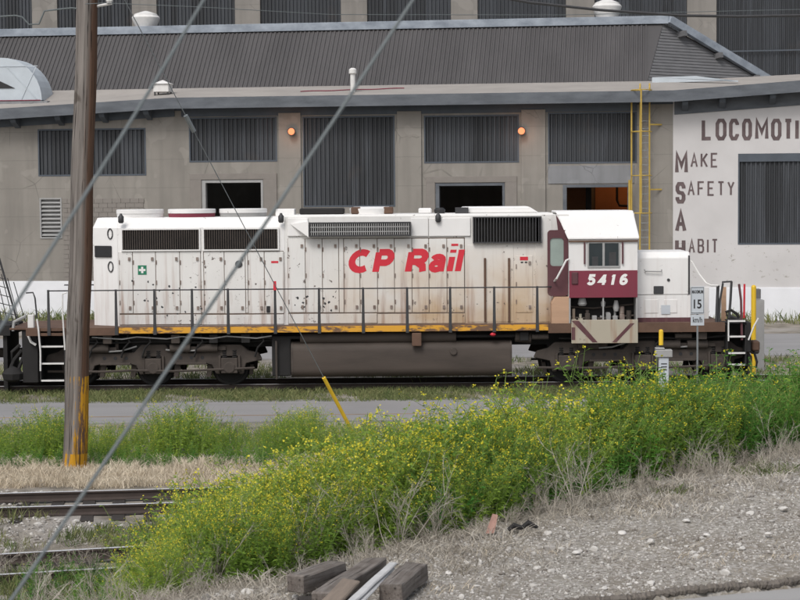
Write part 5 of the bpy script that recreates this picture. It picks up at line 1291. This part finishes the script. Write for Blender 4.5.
timber('old_sleeper', (300, 598), (365, 594), 1.12, 0.2, 0.12, 'timber_dark', 'dark sleeper lying crosswise under the other dumped timbers', g_)
timber('broken_plank', (325, 606), (351, 579), 1.27, 0.19, 0.05, 'plank', 'broken tan plank leaning across the dumped sleepers', g_, 'plank', 0.15, 1.33)
timber('white_board', (349, 602), (393, 562), 1.29, 0.10, 0.035, 'old_board', 'weathered white board lying beside the rightmost dumped sleeper', g_, 'board')
timber('white_board', (361, 600), (392, 567), 1.25, 0.07, 0.03, 'old_board', 'second narrow white board tucked against the rightmost dumped sleeper', g_, 'board')
p = atZ(491, 532, 1.05)
for _ in range(3): p = atZ(491, 532, float(gh(p.x, p.y))+0.03)
e = MB().add([(-0.10, 0, -0.02), (0.06, 0.02, -0.02), (0.13, 0.05, 0.22), (0.03, 0.03, 0.24), (-0.08, 0.05, -0.02), (0.05, 0.07, -0.02), (0.11, 0.08, 0.2), (0.03, 0.07, 0.22)], [(0,1,2,3),(7,6,5,4),(0,4,5,1),(1,5,6,2),(2,6,7,3),(3,7,4,0)]).build('plastic_scrap', simple('faded_pink_plastic', (0.55, 0.33, 0.27), 0.7, 0.35, 9, 0.1), loc=p); e.scale = (.7, .8, .95)
tag(e, 'faded pink plastic scrap stuck in the bank below the weeds', 'scrap')
p = atZ(522, 530, 1.05)
for _ in range(3): p = atZ(522, 530, float(gh(p.x, p.y))+0.06)
m = MB()
m.tube([(-0.17, 0, 0.0), (-0.1, 0.02, 0.05), (0.0, 0.0, 0.03), (0.08, 0.03, 0.08), (0.2, 0.0, 0.03)], [0.03, 0.05, 0.035, 0.05, 0.02], 6)
tag(m.build('black_rag', MAT['under'], loc=p, smooth=True), 'crumpled black rag lying beside the pink scrap', 'rag')

# ------------------------------------------------------------------ stones
ico = bmesh.new(); bmesh.ops.create_icosphere(ico, subdivisions=1, radius=1.0)
IV = np.array([v.co[:] for v in ico.verts]); IF = np.array([[v.index for v in f.verts] for f in ico.faces]); ico.free()
ico = bmesh.new(); bmesh.ops.create_icosphere(ico, subdivisions=2, radius=1.0)
IV2 = np.array([v.co[:] for v in ico.verts]); IF2 = np.array([[v.index for v in f.verts] for f in ico.faces]); ico.free()
def mesh_np(name, V, Fc, mats, mi=None, tint=None, smooth=False):
    me = bpy.data.meshes.new(name); k = Fc.shape[1]
    me.vertices.add(len(V)); me.vertices.foreach_set('co', V.astype(np.float32).ravel())
    me.loops.add(Fc.size); me.loops.foreach_set('vertex_index', Fc.astype(np.int32).ravel())
    me.polygons.add(len(Fc)); me.polygons.foreach_set('loop_start', np.arange(0, Fc.size, k, dtype=np.int32))
    for m in mats: me.materials.append(m)
    if mi is not None: me.polygons.foreach_set('material_index', mi.astype(np.int32))
    if tint is not None:
        a = me.attributes.new('tint', 'FLOAT', 'POINT'); a.data.foreach_set('value', tint.astype(np.float32))
    me.polygons.foreach_set('use_smooth', np.full(len(Fc), smooth))
    me.update(); me.validate()
    return me
def stone_shape(seed, V):
    r = np.random.default_rng(seed); v = V.copy()
    for _ in range(6):
        d = r.normal(size=3); d /= np.linalg.norm(d); o = r.uniform(0.38, 0.8)
        h = v @ d; v = v - np.outer(np.maximum(h-o, 0), d)*0.9
    return v * np.array([1, r.uniform(.7, .95), r.uniform(.5, .75)])
def gravel(name, n, xr, yr, sz_, accept):
    x = rng.uniform(*xr, n*4); y = rng.uniform(*yr, n*4); ok = accept(x, y); x, y = x[ok][:n], y[ok][:n]; n = len(x)
    z = gh(x, y); shapes = [stone_shape(k, IV) for k in range(10)]
    s = np.exp(rng.normal(math.log(sz_), 0.45, n)); s = np.minimum(s, sz_*3); a = rng.uniform(0, 2*np.pi, n); idx = rng.integers(0, 10, n)
    B = np.stack(shapes)[idx]*s[:, None, None]; ca, sa = np.cos(a)[:, None], np.sin(a)[:, None]
    V = np.stack([B[..., 0]*ca-B[..., 1]*sa+x[:, None], B[..., 0]*sa+B[..., 1]*ca+y[:, None], B[..., 2]+(z+s*0.12)[:, None]], -1)
    Fc = (IF[None]+(np.arange(n)*len(IV))[:, None, None]).reshape(-1, 3)
    t = np.repeat(rng.beta(1.6, 1.8, n), len(IV))
    o = bpy.data.objects.new(name, mesh_np(name, V.reshape(-1, 3), Fc, [MAT['stone']], tint=t)); COL.objects.link(o); o['kind'] = 'stuff'; return o
sdist = lambda x, y: (x-E0[0])*EN[0] + (y-E0[1])*EN[1]
kx = [p[0] for p in kpts]; ky = [p[1] for p in kpts]
def on_bank(x, y): return (sdist(x, y) < -0.35+0.25*vnoise(x, y, 2, 5)) & (y > np.interp(x, kx, ky)+0.02) & ((vnoise(x, y, 1.3, 8) > -0.55) | (rng.random(len(x)) < 0.35))
gravel('gravel', 20000, (-2.5, 7.5), (-33, -22.5), 0.0125, on_bank)
gravel('gravel', 3000, (-2.5, 7.5), (-33, -22.5), 0.020, on_bank)
gravel('gravel', 130, (-2.5, 7.5), (-33, -22.5), 0.036, on_bank)
gravel('track_ballast', 5000, (-9, -1), (-26, -17.5), 0.03, lambda x, y: vnoise(x, y, 0.7, 4) > -0.2)
stone_me = [mesh_np('stone', stone_shape(40+k, IV2), IF2, [MAT['stone']], tint=np.full(len(IV2), [0.35, 0.6, 0.85, 0.95][k % 4]), smooth=False) for k in range(8)]
big = [(248, 592, 15, 2), (264, 592, 9, 5), (276, 596, 10, 1), (296, 597, 9, 3), (402, 596, 11, 3), (437, 589, 10, 2), (462, 597, 9, 6), (537, 568, 8, 2), (576, 553, 9, 3), (508, 550, 9, 5), (548, 533, 10, 2), (594, 549, 9, 6), (622, 533, 9, 3),
       (651, 541, 10, 2), (725, 573, 12, 6), (784, 509, 10, 3), (750, 513, 9, 2), (768, 534, 8, 3), (480, 562, 8, 6), (686, 521, 9, 3), (604, 588, 8, 2), (640, 512, 8, 7), (707, 535, 8, 3), (742, 548, 8, 2), (566, 577, 8, 7), (449, 573, 8, 3)]
for k, (px, py, wpx, mi) in enumerate(big):
    p = atZ(px, py, 1.05); 
    for _ in range(3): p = atZ(px, py, float(gh(p.x, p.y))+0.02)
    s = wpx/2/F*(p.y+52)*1.05
    o = bpy.data.objects.new('stone', stone_me[mi]); COL.objects.link(o); o.location = p; o.scale = (s, s, s); o.rotation_euler = (rnd.uniform(-.2, .2), rnd.uniform(-.2, .2), rnd.uniform(0, 6))
    if k == 0: tag(o, 'large tan boulder just left of the dumped sleepers', 'stone', 'loose stones on the bank')
    else: tag(o, 'pale loose stone lying on the gravel bank', 'stone', 'loose stones on the bank')

# ------------------------------------------------------------------ weeds
def rot_to(d):
    d = d/np.linalg.norm(d); a = np.cross(d, [0.3, 0.2, 1]); a /= np.linalg.norm(a); return a, np.cross(d, a)
class Plant:
    def __init__(s): s.V = []; s.F = []; s.M = []; s.T = []
    def quad(s, a, b, c, d, m):
        o = len(s.V); s.V += [a, b, c, d]; s.F += [(o, o+1, o+2, o+3)]; s.M.append(m)
    def stem(s, p, q, r0, r1, m):
        a, b = rot_to(q-p); o = len(s.V)
        for c, r in ((p, r0), (q, r1)):
            for k in range(3): t = 2*np.pi*k/3; s.V.append(c + a*r*np.cos(t) + b*r*np.sin(t))
        for k in range(3): s.F.append((o+k, o+(k+1) % 3, o+3+(k+1) % 3, o+3+k)); s.M.append(m)
    def leaf(s, p, d, L, wd, m, r):
        d = d/np.linalg.norm(d); side = np.cross(d, r.normal(size=3)); side /= np.linalg.norm(side)+1e-9
        mid = p + d*L*0.5; tip = p + d*L - np.array([0, 0, L*0.25])
        s.quad(p, mid+side*wd/2, tip, mid-side*wd/2, m)
    def arrays(s): return np.array(s.V), np.array(s.F), np.array(s.M)
def mustard(seed, h=1.0, bloom=1.0, bushy=1.0):
    r = np.random.default_rng(seed); P = Plant(); n = r.integers(3, 5)
    for _ in range(n):
        d = np.array([r.normal(0, .26), r.normal(0, .26), 1.0]); p = np.array([r.normal(0, .03), r.normal(0, .03), 0.0]); L = h*r.uniform(.75, 1.05); seg = 4
        for k in range(seg):
            q = p + d*L/seg + np.array([r.normal(0, .02), r.normal(0, .02), 0]); P.stem(p, q, 0.006-0.001*k, 0.005-0.001*k, 2)
            nl = int((9, 9, 7, 4)[k]*bushy)
            for _ in range(nl):
                t = r.random(); b = p+(q-p)*t; dd = np.array([r.normal(), r.normal(), r.uniform(-.1, .8)]); P.leaf(b, dd, r.uniform(.07, .17)*(1.15-0.22*k), r.uniform(.018, .042)*(1.1-.15*k), 0, r)
            if k >= 1:
                for _ in range(2):
                    b = p+(q-p)*r.random(); dd = np.array([r.normal(0, .55), r.normal(0, .55), 1.0]); e = b+dd*r.uniform(.12, .3)*h*0.8
                    P.stem(b, e, 0.003, 0.002, 2)
                    for _ in range(3): P.leaf(b+(e-b)*r.random(), np.array([r.normal(), r.normal(), .3]), r.uniform(.04, .09), r.uniform(.008, .018), 0, r)
                    if r.random() < bloom*(0.22+0.2*k): 
                        for _ in range(r.integers(3, 6)):
                            c = e+r.normal(0, .014, 3); w_ = r.uniform(.005, .0085); a, bb = rot_to(r.normal(size=3)+np.array([0, -0.4, .8])); P.quad(c-a*w_-bb*w_, c+a*w_-bb*w_, c+a*w_+bb*w_, c-a*w_+bb*w_, 1)
            p = q
        if r.random() < bloom:
            for _ in range(r.integers(3, 7)):
                c = p+r.normal(0, .018, 3); w_ = r.uniform(.0055, .0095); a, bb = rot_to(r.normal(size=3)+np.array([0, -0.4, .8])); P.quad(c-a*w_-bb*w_, c+a*w_-bb*w_, c+a*w_+bb*w_, c-a*w_+bb*w_, 1)
    return P.arrays()
def scatter(name, templates, x, y, scale, mats, lean=0.12, tint=None, zoff=0.0):
    n = len(x); z = gh(x, y)+zoff; Vs = []; Fs = []; Ms = []; Ts = []; o = 0
    ti = rng.integers(0, len(templates), n)
    for k in range(n):
        V, Fc, M = templates[ti[k]]; a = rng.uniform(0, 2*np.pi); ca, sa = math.cos(a), math.sin(a); s = scale[k]
        lx, ly = rng.normal(0, lean, 2); W_ = np.empty_like(V)
        W_[:, 0] = (V[:, 0]*ca-V[:, 1]*sa)*s + lx*V[:, 2]*s + x[k]; W_[:, 1] = (V[:, 0]*sa+V[:, 1]*ca)*s + ly*V[:, 2]*s + y[k]; W_[:, 2] = V[:, 2]*s + z[k]
        Vs.append(W_); Fs.append(Fc+o); Ms.append(M); o += len(V)
        t = tint[k] if tint is not None else rng.random()
        Ts.append(np.clip(t+rng.normal(0, .14, len(Fc)), 0, 1).repeat(4) if len(V) == 4*len(Fc) else np.clip(np.full(len(V), t)+rng.normal(0, .1, len(V)), 0, 1))
    me = mesh_np(name, np.concatenate(Vs), np.concatenate(Fs), mats, np.concatenate(Ms), np.concatenate(Ts))
    ob = bpy.data.objects.new(name, me); COL.objects.link(ob); ob['kind'] = 'stuff'; return ob
T_mus = [mustard(k, 1.0, 0.95) for k in range(10)]
T_mus2 = [mustard(20+k, 1.0, 0.5, 1.2) for k in range(10)]
T_green = [mustard(50+k, 1.0, 0.12, 1.5) for k in range(8)]
MW = [MAT['leaf'], MAT['flower'], MAT['wstem']]
# front mass along the bank edge
def edge_pts(n, t0, t1, s0, s1):
    t = rng.uniform(t0, t1, n); s = rng.uniform(s0, s1, n)
    return t, s, E0[0]+ED[0]*t*ELEN+EN[0]*s, E0[1]+ED[1]*t*ELEN+EN[1]*s
t, s, x, y = edge_pts(2500, 0.01, 1.16, -0.15, 3.6)
jag = 0.25*vnoise(x, y, 1.7, 6)
keep = (s > 0.0+jag) & (x > -3.3-0.15*(y+30)+0.3*vnoise(x, y, 2.1, 4)) & (rng.random(len(t)) < 1)
t, s, x, y = t[keep], s[keep], x[keep], y[keep]
hgt = np.interp(t, [-0.15, 0.05, 0.25, 0.5, 0.75, 1.0, 1.2], [0.9, 1.15, 1.38, 1.5, 1.6, 1.55, 1.5])*(1+0.16*vnoise(x, y, 1.0, 9))*rng.uniform(.8, 1.1, len(t))*np.clip(0.55+s*0.45, .5, 1)
hgt *= np.clip(0.45+0.5*(x+3.3+0.15*(y+30)), .4, 1)
green = (t > 0.86+0.06*vnoise(x, y, 1.5, 2)) 
tn = np.clip(0.6+0.35*vnoise(x, y, 0.9, 7)+0.1*np.clip(0.6-t, 0, 1)-0.25*np.clip(t-0.45, 0, 1), 0, 1)
mid = (~green) & (t + rng.normal(0, .12, len(t)) > 0.48); fl_ = (~green) & ~mid
scatter('mustard_weeds', T_mus, x[fl_], y[fl_], hgt[fl_], MW, 0.12, tn[fl_])
scatter('mustard_weeds', T_mus2, x[mid], y[mid], hgt[mid], MW, 0.12, tn[mid])
scatter('green_weeds', T_green, x[green], y[green], hgt[green]*1.0, [MAT['leaf_blue'], MAT['flower'], MAT['wstem']], 0.12, tn[green])
n = 260; y = rng.uniform(-31, -25.5, n); x = -3.3-0.15*(y+30)-rng.random(n)**1.5*1.7+.2
k_ = sdist(x, y) > -0.1; x, y = x[k_], y[k_]
scatter('low_weeds', T_green, x, y, rng.uniform(.2, .5, len(x)), [MAT['leaf_blue'], MAT['flower'], MAT['wstem']], 0.2)
t, s, x, y = edge_pts(500, 0.35, 1.05, 0.0, 2.2)
scatter('green_weeds', T_green, x, y, rng.uniform(.5, 1.0, len(x)), [MAT['leaf_blue'], MAT['flower'], MAT['wstem']], 0.15)
# back-left mass around the pole
n = 800; x = rng.uniform(-9.6, 1.5, n); y = rng.uniform(-14.4, -11.0, n)
keep = (y > -14.0+0.4*vnoise(x, y, 1.3, 1)) & (rng.random(n) < np.interp(x, [-10, -2.5, -0.5, 1.5], [1, 1, .55, .2]))
x, y = x[keep], y[keep]
scatter('mustard_weeds', [mustard(90+k, 1.0, 0.4, 0.9) for k in range(6)], x, y, np.clip(0.50+0.42*np.exp(-((x+4.7)/0.55)**2)+0.25*np.exp(-((x+7.7)/0.6)**2)+0.3*np.exp(-((x+2.1)/0.5)**2)+0.14*vnoise(x, y, 1.3, 3), .3, 1.1)*rng.uniform(.8, 1.2, len(x)), MW, 0.12, np.clip(0.68+0.35*vnoise(x, y, .8, 5), 0, 1))
n = 160; x = rng.uniform(-9.6, -2.5, n); y = rng.uniform(-15.0, -14.0, n)
scatter('low_weeds', T_green, x, y, rng.uniform(.25, .5, n), [MAT['leaf_blue'], MAT['flower'], MAT['wstem']], 0.15)
# grasses
def tuft(seed, h=0.25, n=14, spread=.06, wd=.006, m=0, arch=.5):
    r = np.random.default_rng(seed); P = Plant()
    for _ in range(n):
        p = np.array([r.normal(0, spread), r.normal(0, spread), 0.]); d = np.array([r.normal(0, .35), r.normal(0, .35), 1.])
        L = h*r.uniform(.5, 1.1); q = p+d*L*.55; e = q+np.array([d[0]*(1+arch), d[1]*(1+arch), .7])*L*.5; sd2 = np.cross(d, r.normal(size=3)); sd2 /= np.linalg.norm(sd2)
        P.quad(p-sd2*wd, p+sd2*wd, q+sd2*wd*.8, q-sd2*wd*.8, m); P.quad(q-sd2*wd*.8, q+sd2*wd*.8, e+sd2*wd*.1, e-sd2*wd*.1, m)
    return P.arrays()
T_t = [tuft(k, .26, 16, .08, .008) for k in range(8)]
n = 3200; x = rng.uniform(-10, 0.5, n); y = rng.uniform(-17.6, -14.0, n)
keep = (y > -17.2+0.25*vnoise(x, y, 1.5)); x, y = x[keep], y[keep]
scatter('dry_grass', T_t, x, y, rng.uniform(.35, .95, len(x)), [MAT['tan_grass']], 0.2, np.clip(0.6+.3*vnoise(x, y, 1.1, 4), 0, 1))
n = 5200; x = rng.uniform(-13, 12.5, n); y = rng.uniform(-3.6, -0.95, n)
keep = vnoise(x, y, 0.9, 2)+rng.normal(0, .3, n) > -0.45; x, y = x[keep], y[keep]
scatter('track_grass', [tuft(20+k, .17, 10, .09, .007) for k in range(6)], x, y, rng.uniform(.5, 1.3, len(x)), [MAT['grass']], 0.2)
n = 2600; x = rng.uniform(-13, 15, n); y = rng.uniform(0.95, 7.5, n); keep = vnoise(x, y, .8, 3)+rng.normal(0, .3, n) > -.1; x, y = x[keep], y[keep]
scatter('far_side_grass', [tuft(120+k, .22, 10, .1, .01) for k in range(6)], x, y, rng.uniform(.5, 1.3, len(x)), [MAT['grass']], 0.2)
n = 700; x = rng.uniform(-12, 14, n); y = rng.uniform(-10.8, -8.4, n); keep = vnoise(x, y, .8, 6) > 0.0; x, y = x[keep], y[keep]
scatter('verge_grass', [tuft(30+k, .2, 10, .08, .007) for k in range(6)], x, y, rng.uniform(.5, 1.2, len(x)), [MAT['grass']], 0.2)
n = 4600; x = rng.uniform(-8.5, 0.5, n); y = rng.uniform(-30, -19.9, n)
keep = (sdist(x, y) > 1.5) & (vnoise(x, y, .9, 3)+rng.normal(0, .25, n)+np.where(y < -25.15, 1.1, 0) > 0.15); x, y = x[keep], y[keep]
scatter('track_grass', [tuft(40+k, .24, 12, .08, .007) for k in range(6)], x, y, rng.uniform(.5, 1.2, len(x)), [MAT['grass']], 0.2)
n = 500; x = rng.uniform(3.5, 7.5, n); y = rng.uniform(-27, -22, n); keep = (sdist(x, y) < -0.3) & (sdist(x, y) > -1.6) & (vnoise(x, y, 1.4, 9) > .25); x, y = x[keep], y[keep]
scatter('bank_grass', [tuft(60+k, .13, 14, .09, .007) for k in range(4)], x, y, rng.uniform(.5, 1.2, len(x)), [MAT['grass']], 0.2, np.full(len(x), .25))
n = 500; x = rng.uniform(-18, 34, n)
ub_ = SO.y - x*math.tan(YAW); y = ub_ - 0.3 - rng.random(n)**2*2.6
scatter('wall_foot_weeds', [tuft(70+k, .5, 12, .2, .02) for k in range(4)], x, y, rng.uniform(.5, 1.2, n), [MAT['grass']], 0.2)
n = 900; x = rng.uniform(-1.5, 7.5, n); y = rng.uniform(-32, -22, n)
keep = (sdist(x, y) < -0.8) & (y > np.interp(x, KX, KY)+.05) & (vnoise(x, y, 1.2, 12) > 0.15) & (rng.random(n) < np.clip(1.1+sdist(x, y)*.2, .12, 1)); x, y = x[keep], y[keep]
scatter('bank_litter', [tuft(160+k, .11, 9, .10, .004, arch=2.5) for k in range(6)], x, y, rng.uniform(.4, 1.2, len(x)), [MAT['tan_grass']], 0.7, rng.uniform(0, .5, len(x)))
# dead stalks
def deadweed(seed, h=0.8):
    r = np.random.default_rng(seed); P = Plant()
    def br(p, d, L, rad, lev):
        seg = 3
        for k in range(seg):
            d = d+r.normal(0, .10, 3); q = p+d/np.linalg.norm(d)*L/seg; P.stem(p, q, rad*(1-.2*k), rad*(.8-.2*k), 0)
            if lev < 3:
                for _ in range(r.integers(0, 3) if lev else r.integers(1, 3)):
                    dd = d/np.linalg.norm(d)+r.normal(0, .42, 3); dd[2] = abs(dd[2])*.9+.1; br(p+(q-p)*r.random(), dd, L*r.uniform(.35, .6), rad*.55, lev+1)
            p = q
    for _ in range(r.integers(3, 6)): br(np.array([r.normal(0, .05), r.normal(0, .05), -.02]), np.array([r.normal(.1, .35), r.normal(0, .3), 1.]), h*r.uniform(.7, 1.1), .0058, 0)
    return P.arrays()
T_d = [deadweed(k) for k in range(9)]
dm = []
for k, (V, Fc, M) in enumerate(T_d): dm.append(mesh_np('dead_weed', V, Fc, [MAT['dead']], tint=np.random.default_rng(k).uniform(.3, 1, len(V))))
dead_px = [(300, 566, 1.15), (322, 556, 1.0), (352, 555, .9), (398, 552, 1.15), (432, 541, .9), (455, 528, .8), (548, 513, .8), (572, 512, 1.1), (590, 509, .9), (690, 478, .8), (722, 470, .7), (256, 575, .8), (214, 584, .9), (185, 588, .7), (772, 462, .8), (622, 503, .6)]
dead_lab = ['branching dead weed right behind the leftmost dumped sleeper', 'dead weed behind the middle dumped sleeper', 'smaller dead weed between the middle sleeper and the white board',
 'tall fan shaped dead weed behind the rightmost dumped sleeper', 'dead weed just right of the dumped timbers at the foot of the yellow weeds', 'short dead weed halfway between the dumped timbers and the pink scrap',
 'dead weed just right of the black rag', 'tall dead weed second to the right of the black rag', 'slim dead weed third to the right of the black rag', 'dead weed at the foot of the dense green weeds on the right',
 'thin dead weed below the right end of the green weeds', 'dead weed left of the large tan boulder', 'second dead weed to the left of the large tan boulder', 'small dead weed farthest left of the large tan boulder',
 'dead weed nearest the right edge of the picture', 'low dead weed alone between the black rag and the green weeds']
for k, (px, py, sc_) in enumerate(dead_px):
    p = atZ(px, py, 1.0)
    for _ in range(3): p = atZ(px, py, float(gh(p.x, p.y)))
    o = bpy.data.objects.new('dead_weed', dm[k % 9]); COL.objects.link(o); o.location = p; o.scale = (sc_,)*3; o.rotation_euler = (0, 0, rnd.uniform(-.5, .5))
    tag(o, dead_lab[k], 'dead weed', 'dead weeds along the bank edge')
t, s, x, y = edge_pts(420, -0.15, 1.15, -0.7, 0.9)
keep = vnoise(x, y, 1.6, 8)+rng.normal(0, .35, len(x)) > -.1; x, y = x[keep], y[keep]
scatter('dead_stalks', [deadweed(30+k, .5) for k in range(6)], x, y, rng.uniform(.3, .85, len(x)), [MAT['dead']], 0.25)
t, s, x, y = edge_pts(2000, -0.1, 1.2, -2.6, 0.15)
keep = rng.random(len(s)) < np.clip(1.0+s*0.45+0.3*vnoise(x, y, 1.1, 3), .03, 1); x, y = x[keep], y[keep]
scatter('dry_litter', [tuft(80+k, .16, 14, .12, .005, arch=2.0) for k in range(6)], x, y, rng.uniform(.4, 1.1, len(x)), [MAT['dead']], 0.5)
n = 60; x = rng.uniform(-7.0, -3.0, n); y = rng.uniform(-27.5, -23.6, n)
scatter('dead_stalks', [deadweed(30+k, .5) for k in range(6)], x, y, rng.uniform(.5, 1.1, n), [MAT['dead']], 0.25)
